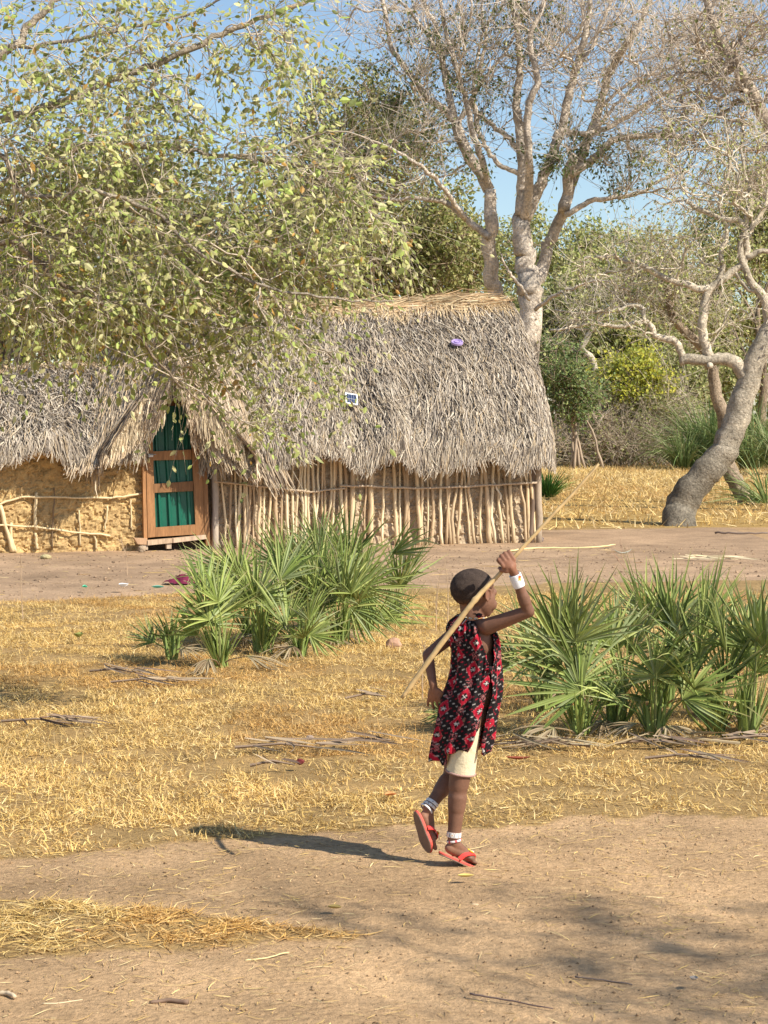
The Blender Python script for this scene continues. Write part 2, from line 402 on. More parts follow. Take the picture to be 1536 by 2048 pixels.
# loose straw and clods on the bare dirt
def lying(n, x0, x1, y0, y1, L0, L1, W0, name, label, near):
    X = rng.uniform(x0, x1, n); Y = rng.uniform(y0, y1, n); g_, b_, p_, px, py = masks(X, Y)
    # thicker near the grass
    k = ~b_ & (rng.uniform(0, 1, n) < np.where(fbm(X*1.2, Y*1.2, 55) > .52, 1, .35)); X, Y = X[k], Y[k]; n = len(X)
    a = rng.uniform(0, 2*math.pi, n); L = rng.uniform(L0, L1, n)**1; d = np.stack([np.cos(a), np.sin(a), np.zeros(n)], 1)
    t = np.linspace(0, 1, 4)[None, :, None]; b = rng.normal(size=(n, 3))*.25; b[:, 2] = 0
    P = np.stack([X, Y, gz(X, Y)+.004], 1)
    C = P[:, None]+d[:, None]*L[:, None, None]*t+b[:, None]*(L[:, None, None]*t*t)
    C[..., 2] = gz(C[..., 0], C[..., 1])+.004+rng.uniform(0, .008, (n, 1))*t[..., 0]
    W = W0*rng.uniform(.5, 1.4, n)[:, None]*np.array([.6, 1, .9, .3])[None]
    s = np.stack([-np.sin(a), np.cos(a), rng.normal(size=n)*.4], 1)
    g = Geo(); ribbons(g, C, W, s, STRAW[rng.integers(0, len(STRAW), n)]*rng.uniform(.6, 1.1, n)[:, None])
    o = build(g, name, M['litter'], org=(0, 0, 0), kind='stuff', label=label); o['category'] = 'litter'
lying(11000, -2.2, 2.2, 4.6, 8.4, .01, .07, .0011, 'straw_litter', 'thin bits of broken straw strewn over the sandy path', True)
lying(1300, -4, 4, 15.5, 24, .03, .18, .003, 'yard_litter', 'dry straw bits lying on the swept yard by the huts', False)
def clods(n, x0, x1, y0, y1, s0, s1, name, label, col):
    X = rng.uniform(x0, x1, n); Y = rng.uniform(y0, y1, n); g_, b_, p_, px, py = masks(X, Y); k = ~g_ | (rng.uniform(0, 1, n) < .15); X, Y = X[k], Y[k]; n = len(X)
    s = s0*(s1/s0)**(rng.uniform(0, 1, n)**2.2)
    O = A([[1, 0, 0], [0, 1, 0], [-1, 0, 0], [0, -1, 0], [0, 0, 1], [0, 0, -.6]], float)
    V = (O[None]*rng.uniform(.6, 1.3, (n, 6, 1))+rng.normal(size=(n, 6, 3))*.15)*s[:, None, None]
    V[..., 2] *= .7; V += np.stack([X, Y, gz(X, Y)+s*.25], 1)[:, None]
    T = A([(0, 1, 4), (1, 2, 4), (2, 3, 4), (3, 0, 4), (1, 0, 5), (2, 1, 5), (3, 2, 5), (0, 3, 5)])
    T = (np.arange(n)[:, None, None]*6+T[None]).reshape(-1, 3)
    c = col*rng.uniform(.45, 1.25, (n, 1))
    g = Geo(); g.add(V.reshape(-1, 3), None, T, np.repeat(c, 6, 0)); o = build(g, name, M['clod'], org=(0, 0, 0), kind='stuff', label=label); o['category'] = 'gravel'
clods(13000, -2.2, 2.2, 4.6, 8.2, .0012, .0075, 'path_gravel', 'small clods and grains of earth on the sandy path', DIRT*.85)
clods(5000, -4.5, 4.5, 15.5, 25, .004, .02, 'yard_gravel', 'small clods of earth on the swept yard', YARD*.9)

# ------------------------------------------------------------------ huts
WL0 = gp(425, 1098); WL1 = gp(1075, 1085); HD = unit(WL1-WL0); HN = A([HD[1], -HD[0], 0.])   # wall direction, outward (towards camera)
HLEN = np.linalg.norm(WL1-WL0); ROT = math.atan2(HD[1], HD[0]); UP = A([0, 0, 1.])
def hw_(s, out, z): return WL0+HD*s+HN*out+UP*z                      # point in hut space
def hp(px, py, out=0.0):
    """the point where the sight line meets the upright plane 'out' metres before the main wall"""
    d = at(px, py, 1.0)-A([0, 0, CAMH]); o = A([0, 0, CAMH]); p0 = WL0+HN*out
    t = np.dot(p0-o, HN)/np.dot(d, HN); return o+d*t
def hs(px, out=0.0): return float(np.dot(hp(px, 900, out)-WL0, HD))
def mud_wall(s0, s1, h, out, thick, name, parent, cols, amp, seed, label=None):
    nxw = int((s1-s0)/.022); nz = int(h/.022); g = Geo()
    S = np.linspace(s0, s1, nxw); Z = np.linspace(-.02, h, nz); SS, ZZ = np.meshgrid(S, Z)
    lump = np.abs(fbm(SS*13, ZZ*15, seed)-.5)*2; d = amp*(fbm(SS*9, ZZ*11, seed+5)-.5)*2-amp*np.clip(.25-lump, 0, 1)*4
    front = WL0+HD*SS[..., None]+HN*(out+d)[..., None]+UP*ZZ[..., None]
    c0, c1 = cols; m = np.clip(fbm(SS*4, ZZ*4, seed+9)*1.5-.25, 0, 1)[..., None]
    C = c0*(1-m)+c1*m
    ii = np.arange(nz-1)[:, None]*nxw; jj = np.arange(nxw-1)[None]
    g.add(front.reshape(-1, 3), np.stack([ii+jj, ii+jj+1, ii+nxw+jj+1, ii+nxw+jj], -1).reshape(-1, 4), None, C.reshape(-1, 3))
    # body of the wall behind its rough face
    for a_, b_ in (((s0+s1)/2, s1-s0),):
        box(g, hw_(a_, out-thick/2-amp*1.6, h/2-.01), (b_, thick, h+.02), ROT, c0)
    return build(g, name, M['mud'], parent, smooth=False, label=label)

MAIN = empty('thatched_hut', hw_(HLEN/2, 0, 0), 'long thatched hut with a wall of upright poles packed with grey mud', 'hut')
mudc = (A([.56, .44, .30]), A([.44, .335, .225]))
mud_wall(0.04, HLEN-.02, 1.42, -.022, .12, 'mud_wall', MAIN, mudc, .03, 11)
g = Geo()
for (a_, o_, sx, sy) in ((HLEN-.04, -2.0, .14, 3.6), (0.02, -2.0, .12, 3.6), (HLEN/2, -3.9, HLEN, .12)):
    box(g, hw_(a_, o_-.05, .7), (sx, sy, 1.42), ROT, mudc[0])
build(g, 'rear_wall', M['mud'], MAIN)
rp = np.random.default_rng(3)
POLEC = A([[.76, .60, .38], [.68, .52, .32], [.60, .45, .28], [.80, .66, .44], [.50, .36, .22]])
def pole(name, parent, s0, z0, s1, z1, out, r, wob=.012, K=9, c=None, out1=None, mat='pole'):
    t = np.linspace(0, 1, K); w = np.cumsum(rp.normal(size=(K, 2))*wob, 0); w -= w[:1]+(w[-1:]-w[:1])*t[:, None]
    out1 = out if out1 is None else out1
    P = A([hw_(s0+(s1-s0)*a+w[k, 0], out+(out1-out)*a+w[k, 1]*.5, z0+(z1-z0)*a) for k, a in enumerate(t)])
    g = Geo(); R = r*(1+rp.normal(size=K)*.07)*np.linspace(1.08, .9, K)
    c = POLEC[rp.integers(0, 5)]*rp.uniform(.85, 1.12) if c is None else c
    tube(g, P, R, 7, np.asarray(c)[None]*rp.uniform(.88, 1.1, (K, 1)))
    return build(g, name, M[mat], parent, smooth=True)
s = .12
while s < HLEN-.1:
    px_ = 425+(s/HLEN)*650
    r = rp.choice([.013, .016, .019, .024, .032], p=[.24, .32, .28, .12, .04])
    lean = rp.normal()*.02-(.05 if px_ > 960 else 0)*rp.uniform(.2, 1)
    pole('pole', MAIN, s-lean, -.03, s+lean, 1.38, .012+rp.uniform(0, .02), r, rp.choice([.006, .012, .018]))
    s += r*2+rp.choice([.008, .025, .055, .11], p=[.34, .36, .20, .10])
# rails tied across
def rail(name, parent, pts, out, r, c):
    P = A([hp(x, y, out) for x, y in pts]); 
    t = np.linspace(0, len(P)-1, len(P)*4); Pi = np.stack([np.interp(t, np.arange(len(P)), P[:, k]) for k in range(3)], 1)
    Pi[:, 2] += rp.normal(size=len(Pi))*.003
    g = Geo(); tube(g, Pi, r*(1+rp.normal(size=len(Pi))*.08), 6, c); return build(g, name, M['pole'], parent, smooth=True)
rail('rail', MAIN, [(428, 963), (480, 968), (560, 977), (625, 984), (690, 976)], .065, .015, A([.50, .38, .26]))
rail('rail', MAIN, [(680, 971), (760, 974), (850, 977), (930, 973), (1000, 969), (1074, 965)], .08, .015, A([.52, .40, .28]))
rail('rail', MAIN, [(600, 918), (720, 914), (840, 908), (960, 903), (1074, 905)], .055, .009, A([.30, .22, .16]))
rail('rail', MAIN, [(419, 918), (450, 924), (500, 936)], .06, .010, A([.40, .30, .2]))
pole('corner_post', MAIN, HLEN+.0, -.04, HLEN-.01, 1.40, .03, .045, .008, c=A([.42, .33, .24]))
pole('corner_post', MAIN, HLEN-.09, -.04, HLEN-.05, 1.4, .02, .03, .008, c=A([.20, .14, .10]))
pole('corner_post', MAIN, HLEN+.12, .28, HLEN+.02, 1.3, -.25, .035, .006, c=A([.2, .16, .13]), out1=-.2)
pole('corner_post', MAIN, .02, -.04, .03, 1.3, .03, .045, .008, c=A([.46, .38, .3]))
pole('leaning_branch', MAIN, hs(1000, .05), .55, hs(985, .05), .82, .065, .012, .01, c=A([.7, .6, .45]))

def roof_surface(s0, s1, inset0, inset1, rs0, rs1, depth, z_e, z_r, over, bulge, wavy, seed):
    """roof of a long hut: returns f(u,t) -> point, perimeter length. u runs along the front, round the right end, back, left end"""
    rc = .55
    a0, a1 = s0, s1; b0, b1 = over, -depth-over     # out range
    # perimeter with rounded corners starting at front left, counter-clockwise seen from above
    pts = []
    def arc(cs, co, f0, f1):
        for a in np.linspace(f0, f1, 12): pts.append((cs+rc*math.cos(a), co+rc*math.sin(a)))
    for q in np.linspace(a0+rc, a1-rc, 40): pts.append((q, b0))
    arc(a1-rc, b0-rc, math.pi/2, 0)
    for q in np.linspace(b0-rc, b1+rc, 24)[1:-1]: pts.append((a1, q))
    arc(a1-rc, b1+rc, 0, -math.pi/2)
    for q in np.linspace(a1-rc, a0+rc, 40)[1:-1]: pts.append((q, b1))
    arc(a0+rc, b1+rc, -math.pi/2, -math.pi)
    for q in np.linspace(b1+rc, b0-rc, 24)[1:-1]: pts.append((a0, q))
    arc(a0+rc, b0-rc, math.pi, math.pi/2)
    pts = A(pts); pts = np.concatenate([pts, pts[:1]])
    L = np.concatenate([[0], np.cumsum(np.linalg.norm(np.diff(pts, axis=0), axis=1))])
    mid = (b0+b1)/2
    def f(u, t):
        u = np.mod(u, L[-1]); es = np.interp(u, L, pts[:, 0]); eo = np.interp(u, L, pts[:, 1])
        rs = np.clip(rs0+(es-a0)/(a1-a0)*(rs1-rs0), rs0, rs1); ro = mid+np.clip(eo-mid, -.03, .03)
        S = rs+(es-rs)*t; O = ro+(eo-ro)*t
        zr = z_r(rs) if callable(z_r) else z_r
        ze = z_e+wavy*(vn(es*2.6+eo*.9, es*0+seed, seed)-.5)*2
        Z = zr+(ze-zr)*t
        b = bulge*4*t*(1-t); du = (es-rs)+.35*np.clip((es-(a0+a1)/2)/((a1-a0)/2), -1, 1)**5; dv = (eo-ro); n = np.sqrt(du**2+dv**2)+1e-6
        S = S+du/n*b*1.1; O = O+dv/n*b*.6; Z = Z+b*.75
        # lumps of the layers
        lump = (fbm(S*2.2+eo*.6, t*3+O*.5, seed+3)-.5)*.10
        return S, O, Z+lump
    return f, L[-1]
GREY = A([[.46, .385, .30], [.36, .30, .235], [.52, .44, .34], [.26, .215, .17], [.42, .34, .25], [.62, .54, .42], [.15, .12, .095], [.44, .34, .22], [.50, .43, .35]])
def thatch(parent, f, LU, n, seed, core=True, fringe=.78, urange=None, pal=GREY, rough=1.0, name='thatch', jag=.34):
    r = np.random.default_rng(seed); g = Geo()
    if core:
        nu = 160; nt_ = 16; U, T = np.meshgrid(np.linspace(0, LU, nu), np.linspace(0, .97, nt_))
        S, O, Z = f(U, T); Vv = WL0+HD*S[..., None]+HN*(O)[..., None]+UP*(Z-.03)[..., None]
        ii = np.arange(nt_-1)[:, None]*nu; jj = np.arange(nu-1)[None]; gc = Geo()
        gc.add(Vv.reshape(-1, 3), np.stack([ii+jj, ii+nu+jj, ii+nu+jj+1, ii+jj+1], -1).reshape(-1, 4))
        build(gc, 'roof_base', M['thatchcore'], parent, smooth=True)
    u0, u1 = (0, LU) if urange is None else urange
    U = r.uniform(u0, u1, n); T = 1-(1-r.uniform(0, 1, n)**.9)*1.0
    T = np.where(r.uniform(0, 1, n) < .12, r.uniform(.93, 1.0, n), T)
    du = r.normal(size=n)*.20*rough+(vn(U*1.7, T*4, seed+2)-.5)*.45; Ls = r.uniform(.16, .40, n); K = 4
    slope = 2.9; t = np.linspace(0, 1, K)
    TT = T[:, None]+t[None]*Ls[:, None]/slope; over = np.clip(TT-1, 0, None)*slope
    jg = (vn(U*3.1, U*0+seed, 4)-.5)*jag
    UU = U[:, None]+du[:, None]*t[None]*Ls[:, None]+(r.normal(size=n)*.05)[:, None]*t[None]**2
    S, O, Z = f(UU, np.minimum(TT, 1))
    C = WL0+HD*S[..., None]+HN*O[..., None]+UP*Z[..., None]
    lift = r.uniform(0, .06, n)[:, None]+(r.uniform(-.01, .05, n))[:, None]*t[None]
    C = C+UP*(lift*(1-np.clip(over*6, 0, 1)))[..., None]+HN*(lift*.4)[..., None]
    C[..., 2] -= over*fringe*(1+jg[:, None]*2.5)
    C += HN*(over*.12)[..., None]
    C += r.normal(size=(n, K, 3))*.006
    Wd = r.uniform(.0035, .0080, n)[:, None]*A([.8, 1, .9, .4])[None]
    sd = HD[None]+r.normal(size=(n, 3))*.55
    c = pal[r.integers(0, len(pal), n)]*r.uniform(.8, 1.18, n)[:, None]
    hi = T < .10
    c = np.where(hi[:, None] & (r.uniform(0, 1, n) < .7)[:, None], A([.66, .50, .30])*r.uniform(.7, 1.15, (n, 1)), c)
    ribbons(g, C, Wd, sd, c)
    return build(g, name, M['thatch'], parent, kind='stuff')
def zr_main(s): return 3.05+.02*np.sin(s*2)+.10*np.clip((s-2.9)/1.4, 0, 1)-.06*np.clip((.8-s), 0, 1)
eR = hs(1126, 0.2)
fm, LM = roof_surface(-.24, eR, 0, 0, .25, eR+.04, 3.8, 1.25, zr_main, .34, .19, .15, 5)
thatch(MAIN, fm, LM, 58000, 21, urange=(-1.5, 6.9))
# ridge: long pale straw laid along the top
r = np.random.default_rng(8); n = 1500; g = Geo()
S = r.uniform(.1, eR-.12, n); a = r.normal(size=n)*.25; L = r.uniform(.25, .7, n); K = 5; t = np.linspace(0, 1, K)
sg = np.where(r.uniform(0, 1, n) < .5, 1, -1)
SS = S[:, None]+sg[:, None]*L[:, None]*t[None]; SS = np.minimum(SS, eR+.02+r.normal(size=(n, 1))*.05); OO = -1.9+.0+r.uniform(-.08, .30, n)[:, None]+(np.abs(a)*.6)[:, None]*t[None]*L[:, None]
ZZ = zr_main(np.clip(SS, 0, eR-.1))+.06-(np.abs(OO+1.9))*.75+r.uniform(0, .09, n)[:, None]+(r.normal(size=n)*.06)[:, None]*t[None]**2
C = WL0+HD*SS[..., None]+HN*OO[..., None]+UP*ZZ[..., None]
ribbons(g, C, r.uniform(.004, .009, n)[:, None]*A([.7, 1, 1, .8, .4])[None], HN[None]*.5+UP[None]+r.normal(size=(n, 3))*.4, A([[.72, .55, .33], [.64, .46, .27], [.56, .38, .22], [.75, .62, .40]])[r.integers(0, 4, n)]*r.uniform(.75, 1.1, (n, 1)), fold=.4)
build(g, 'ridge_thatch', M['thatch'], MAIN, kind='stuff')

LEFT = empty('mud_hut', hw_(-1.6, 0, 0), 'low ochre mud hut with a green sheet metal door framed in orange planks', 'hut')
och = (A([.58, .40, .18]), A([.46, .31, .145]))
sA = hs(-330); sD0 = hs(288)
mud_wall(sA, sD0, 1.36, 0.0, .14, 'mud_wall', LEFT, och, .028, 23)
g = Geo()
for (a_, o_, sx, sy) in ((sA+.07, -1.9, .14, 3.6), ((sA-.1)/2, -3.75, -sA+.1, .12)):
    box(g, hw_(a_, o_-.1, .68), (sx, sy, 1.36), ROT, och[1])
box(g, hw_(-.42, -.32, .8), (.98, .05, 1.6), ROT, A([.05, .04, .03]))  # near-black sheet behind the door: shade of the interior put into colour
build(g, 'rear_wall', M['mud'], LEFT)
# sticks half buried in the mud
OC = A([.74, .58, .34])
rail('rail', LEFT, [(-200, 1030), (-60, 1016), (0, 1007), (47, 993), (110, 995), (180, 996), (228, 995), (285, 988)], .03, .014, OC)
rail('rail', LEFT, [(-200, 1044), (0, 1050), (60, 1053), (130, 1062), (220, 1071)], .03, .013, OC)
for (x0, y0, x1, y1, rr, cc) in ((25, 1103, 0, 1010, .026, OC), (31, 1104, 22, 1045, .02, OC*.9), (73, 1060, 73, 985, .022, OC*.95), (75, 1098, 71, 1066, .018, OC*.8), (105, 1098, 108, 975, .008, A([.25, .17, .1])), (210, 1060, 214, 1012, .012, OC*.9), (160, 1092, 158, 1020, .012, OC*.75), (265, 1060, 262, 1000, .01, OC*.85), (193, 1098, 186, 1066, .014, OC*.8), (-60, 1100, -64, 990, .02, OC), (-130, 1100, -126, 985, .02, OC)):
    a_ = hp(x0, y0, .02); b_ = hp(x1, y1, .02)
    pole('pole', LEFT, np.dot(a_-WL0, HD), a_[2], np.dot(b_-WL0, HD), b_[2], .016, rr, .006, c=cc)

# door: leans a little, frame of planks, green corrugated sheets between rails
ORW = A([.31, .155, .065]); 
DO = bpy.data.objects.new('door', None); sc.collection.objects.link(DO); DO.parent = LEFT
dl = hs(290); DO.location = Vector(tuple(hw_(dl, .02, .12)))-LEFT.location
def dpt(px, py, out): return hp(px, py, out)
def plank(name, quad, out, th, c, parent, mat='plank', rs=0):
    """quad: four picture corners (tl,tr,br,bl) of a real board lying in the wall plane"""
    f_ = A([hp(x, y, out+th/2) for x, y in quad]); b_ = f_-HN*th
    g = Geo(); V = []; 
    for ring, inset in ((b_, .0), (f_, .0)):
        V.append(ring)
    cen = f_.mean(0); fin = f_+(cen-f_)*A([.0, .0, .0]); e = .004
    inner = f_+unit(cen-f_)*e*1.4+HN*0.0; outer = f_-HN*e
    P = np.concatenate([b_, outer, inner])
    q = [(0, 1, 2, 3)]+[(k, 4+k, 4+(k+1) % 4, (k+1) % 4) for k in range(4)]+[(4+k, 8+k, 8+(k+1) % 4, 4+(k+1) % 4) for k in range(4)]+[(8, 11, 10, 9)]
    g.add(P, q, None, c); return build(g, name, M[mat], parent)
def corrug(name, x0t, x1t, yt, x0b, x1b, yb, out, parent):
    g = Geo(); n = 72; u = np.linspace(0, 1, n)
    ph = (u*4.2+.25) % 1
    dd = np.where(ph < .62, 0, np.where(ph < .70, (ph-.62)/.08, np.where(ph < .92, 1, (1-ph)/.08)))*.030
    V = []
    for yy, xa, xb in ((yt, x0t, x1t), (yb, x0b, x1b)):
        for k in range(n): V.append(hp(xa+(xb-xa)*u[k], yy, out)+HN*dd[k])
    q = [(k, n+k, n+k+1, k+1) for k in range(n-1)]
    g.add(V, q, None, A([.005, .105, .065])); o = build(g, name, M['sheet'], parent)
    m = o.modifiers.new('thick', 'SOLIDIFY'); m.thickness = .0012
    return o
corrug('green_panel', 298, 386, 812, 302, 385, 905, .035, DO)
corrug('green_panel', 302, 385, 915, 307, 388, 968, .035, DO)
corrug('green_panel', 306, 388, 982, 310, 392, 1056, .035, DO)
plank('stile', [(290, 818), (303, 818), (312, 1074), (296, 1076)], .075, .03, ORW*1.15, DO)
plank('stile', [(379, 800), (398, 800), (411, 1070), (392, 1071)], .075, .03, ORW, DO)
plank('rail', [(303.5, 903), (383, 899), (383.5, 919), (304, 921)], .078, .028, ORW*1.1, DO)
plank('rail', [(306, 968), (386, 962), (386.5, 982), (306.5, 986)], .078, .028, ORW*.75, DO)
plank('rail', [(310.5, 1055), (391, 1049), (391.5, 1069), (311, 1074)], .078, .028, ORW*1.0, DO)
g = Geo(); box(g, hp(298, 911, .10), (.10, .02, .035), ROT, A([.75, .75, .72])); box(g, hp(297, 921, .115), (.03, .02, .05), ROT, A([.72, .6, .25]))
tube(g, [hp(290, 910, .12), hp(312, 909, .12)], .006, 6, A([.3, .3, .3])); build(g, 'latch', M['plastic'], DO)
FRM = bpy.data.objects.new('door_frame', None); sc.collection.objects.link(FRM); FRM.parent = LEFT; FRM.location = DO.location
plank('post', [(283, 812), (288, 812), (295, 1080), (288, 1082)], .05, .09, ORW*1.25, FRM)
plank('post', [(399, 800), (407, 800), (421, 1092), (412, 1092)], .05, .10, ORW*.85, FRM)
plank('lintel', [(284, 800), (410, 790), (410, 808), (284, 815)], .03, .06, ORW*.5, FRM)
plank('threshold', [(268, 1076), (294, 1077), (294, 1090), (275, 1089)], .12, .10, ORW*1.3+A([.05, .08, .08]), FRM)
plank('threshold', [(295, 1081), (345, 1077), (345, 1086), (295, 1091)], .12, .12, A([.50, .36, .24]), FRM)
plank('threshold', [(346, 1077), (412, 1070), (413, 1078), (346, 1086)], .12, .12, A([.55, .40, .28]), FRM)
plank('threshold', [(333, 1086), (343, 1086), (343, 1098), (333, 1098)], .12, .08, A([.46, .36, .26]), FRM)
plank('threshold', [(283, 1090), (296, 1091), (296, 1100), (283, 1100)], .12, .08, A([.46, .36, .26]), FRM)
# block painted dark for doorway shade, below and beside the door
g = Geo(); box(g, hw_(-.42, -.16, .04), (1.0, .2, .12), ROT, A([.10, .07, .05])); build(g, 'sill_shade_block', M['mud'], FRM)

eL = hs(262, .25)
def zr_left(s): return 2.22+.03*np.sin(s*3)
fl, LL = roof_surface(sA-.3, eL+.3, 0, 0, sA+.6, eL-.15, 3.6, 1.23, zr_left, .34, .15, .14, 12)
thatch(LEFT, fl, LL, 26000, 31, urange=(-.6, 5.6))
# raised gablet over the door: strands comb down from its short ridge to both sides
r = np.random.default_rng(41); n = 5500; g = Geo(); K = 6; t = np.linspace(0, 1, K)
apx = hp(347, 712, .62); sAp = float(np.dot(apx-WL0, HD)); zAp = apx[2]
side = np.where(r.uniform(0, 1, n) < .5, -1., 1.)
a0 = r.uniform(-2.0, .50, n)                      # along its ridge (out)
q0 = r.uniform(0, 1, n)**.85; Ls = r.uniform(.25, .6, n)
def gab(sd, a, q):
    # q 0 ridge .. 1 eave ; concave fall sweeping out
    bk = .62-a
    wS = np.where(sd < 0, .84, .98)+bk*.14; drop = np.where(sd < 0, 1.20, 1.20)+bk*.30
    s = sAp+sd*wS*(q**1.1); z = zAp+bk*.34-drop*(q**.86)+.07*np.sin(q*3.1)
    return s, a+.12*q, z
qq = q0[:, None]+t[None]*(Ls/1.35)[:, None]
s_, o_, z_ = gab(side[:, None], a0[:, None]+(r.normal(size=n)*.10)[:, None]*t[None], np.minimum(qq, 1))
ov = np.clip(qq-1, 0, None)*1.1
C = WL0+HD*s_[..., None]+HN*(o_)[..., None]+UP*(z_-ov+r.uniform(0, .05, (n, 1)))[..., None]+r.normal(size=(n, K, 3))*.006
ribbons(g, C, r.uniform(.004, .009, n)[:, None]*A([.8, 1, 1, 1, .8, .4])[None], HN[None]+r.normal(size=(n, 3))*.4, GREY[r.integers(0, 7, n)]*A([1.12, 1.04, .93])*r.uniform(.85, 1.2, (n, 1)))
# front face strands hanging over the door head
n = 900; sd = r.uniform(-1, 1, n); q = np.abs(sd)**.9*.85
s_, o_, z_ = gab(np.sign(sd), np.full(n, .58), q)
L = r.uniform(.2, .62, n)*(1-.5*np.abs(sd))*np.where(np.abs(sd-.1) < .2, .8, 1.15); keep = (sd < -.08) | (sd > .22) | (r.uniform(0, 1, n) < .35)
P0 = WL0+HD*s_[:, None]+HN*.56+UP*z_[:, None]
C = P0[:, None]+(HD[None]*(sd*.22)[:, None]+HN[None]*.02-UP[None]).reshape(n, 1, 3)*(L[:, None]*t[None])[..., None]+r.normal(size=(n, K, 3))*.008
C = C[keep]; m_ = keep.sum()
ribbons(g, C, r.uniform(.006, .013, m_)[:, None]*A([.8, 1, 1, 1, .7, .35])[None], HD[None]+r.normal(size=(m_, 3))*.4, A([[.62, .50, .33], [.70, .58, .40], [.5, .4, .27]])[r.integers(0, 3, m_)]*r.uniform(.7, 1.15, (m_, 1)), fold=.5)
# shaggy skirts that carry the porch thatch over into both roofs
def skirt(n, tl, tr, bl_, br_, out0, out1, bend):
    u = r.uniform(0, 1, n); v0 = r.uniform(-.05, .95, n); L = r.uniform(.14, .34, n); K = 5; tq = np.linspace(0, 1, K)
    u = np.clip(.5+r.normal(size=n)*.31, -.15, 1.15)
    TL, TR, BL, BR_ = [hp(q[0], q[1], q[2]) for q in (tl, tr, bl_, br_)]
    uu = u[:, None]+(r.normal(size=n)*.05)[:, None]*tq[None]; vv = np.minimum(v0[:, None]+L[:, None]*tq[None], 1.12+.1*r.normal(size=(n, 1)))
    top = TL+(TR-TL)*uu[..., None]; bot = BL+(BR_-BL)*uu[..., None]
    C = top+(bot-top)*vv[..., None]; C = C+HD*(bend*np.sin(np.pi*np.clip(vv, 0, 1)))[..., None]+HN*(.10*np.sin(np.pi*np.clip(vv, 0, 1))+r.uniform(0, .05, (n, 1)))[..., None]+r.normal(size=C.shape)*.006
    ribbons(g, C, r.uniform(.0035, .0085, n)[:, None]*A([.8, 1, 1, .8, .4])[None], HD[None]+r.normal(size=(n, 3))*.5, GREY[r.integers(0, 8, n)]*A([1.08, 1.02, .93])*r.uniform(.8, 1.2, (n, 1)))
skirt(4200, (350, 715, .47), (435, 690, -.7), (404, 888, .44), (550, 945, .40), 0, 0, .05)
skirt(4200, (215, 738, -.9), (338, 712, .5), (160, 925, .36), (290, 868, .54), 0, 0, -.03)
build(g, 'porch_thatch', M['thatch'], LEFT, kind='stuff')
g = Geo(); nq = 10; qs = np.linspace(0, 1, nq)
for sd in (-1., 1.):
    V = []
    for a in (-2.0, .45):
        for q in qs:
            s_, o_, z_ = gab(np.float64(sd), a, q); V.append(WL0+HD*s_+HN*a+UP*(z_-.09))
    g.add(V, [(k, k+1, nq+k+1, nq+k) for k in range(nq-1)])
build(g, 'porch_base', M['thatchcore'], LEFT)

# things lying on the thatch
def roofpoint(px, py, f, L):
    best = None
    U, T = np.meshgrid(np.linspace(0, 5, 240), np.linspace(0, 1, 120)); S, O, Z = f(U, T)
    P = WL0+HD*S[..., None]+HN*O[..., None]+UP*Z[..., None]; a, b = project(P); d = (a-px)**2+(b-py)**2; k = np.unravel_index(d.argmin(), d.shape)
    return P[k]
p = roofpoint(699, 816, fm, LM)+UP*.10+HN*.10
PN = unit(HN*.66+UP*.75+HD*.05); PX = unit(HD-PN*np.dot(HD, PN)); PX = unit(PX*.98-np.cross(PN, PX)*.18); PY = np.cross(PN, PX)
SP = empty('solar_panel', p, 'small blue solar panel with white frame lying on the hut thatch', 'solar panel')
def slab(c, X, Y, Z, hx, hy, hz, col, g):
    V = []
    for z in (-1, 1):
        for x, y in ((-1, -1), (1, -1), (1, 1), (-1, 1)): V.append(c+X*hx*x+Y*hy*y+Z*hz*z)
    g.add(V, [(0, 3, 2, 1), (4, 5, 6, 7)]+[(k, (k+1) % 4, 4+(k+1) % 4, 4+k) for k in range(4)], None, col)
g = Geo(); hx, hy = .078, .102
slab(p, PX, PY, PN, hx-.016, hy-.016, .006, A([.85, .88, .9]), g); build(g, 'backing', M['plastic'], SP)
g = Geo()
for sx in (-1, 1): slab(p+PX*sx*(hx-.008), PX, PY, PN, .008, hy, .010, A([.85, .87, .88]), g)
for sy in (-1, 1): slab(p+PY*sy*(hy-.008), PX, PY, PN, hx-.0161, .008, .010, A([.85, .87, .88]), g)
build(g, 'frame', M['plastic'], SP)
for k in range(4):
    for j in range(2):
        g = Geo(); slab(p+PX*(-.0465+k*.031)+PY*(-.042+j*.084)+PN*.008, PX, PY, PN, .0135, .0385, .0015, A([.02, .035, .09]), g); build(g, 'cell', M['plastic'], SP)
p = roofpoint(911, 699, fm, LM)+UP*.08+HN*.08
LI = empty('plastic_dish', p, 'round purple plastic dish lying on the upper thatch', 'dish'); PN = unit(HN*.45+UP*.9-HD*.1); PX = unit(HD-PN*np.dot(HD, PN)); PY = np.cross(PN, PX)
g = Geo(); rr = [0, .03, .035, .062, .066, .075, .078, .078]; zz = [.018, .018, .012, .012, .020, .020, .012, -.008]; n = 28
V = [p+PX*a*math.cos(k*2*math.pi/n)+PY*a*math.sin(k*2*math.pi/n)+PN*b for a, b in zip(rr, zz) for k in range(n)]
g.add(V, [(i*n+k, (i+1)*n+k, (i+1)*n+(k+1) % n, i*n+(k+1) % n) for i in range(len(rr)-1) for k in range(n)], None, A([.40, .30, .56])); build(g, 'disc', M['plastic'], LI)
g = Geo(); V = [p+PX*(.035+.006*math.cos(b))*math.cos(a)+PY*(.035+.006*math.cos(b))*math.sin(a)+PN*(.017+.006*math.sin(b)) for a in np.arange(n)*2*math.pi/n for b in np.arange(6)*math.pi/3]
g.add(V, [(i*6+k, ((i+1) % n)*6+k, ((i+1) % n)*6+(k+1) % 6, i*6+(k+1) % 6) for i in range(n) for k in range(6)], None, A([.30, .20, .46])); build(g, 'ring', M['plastic'], LI)

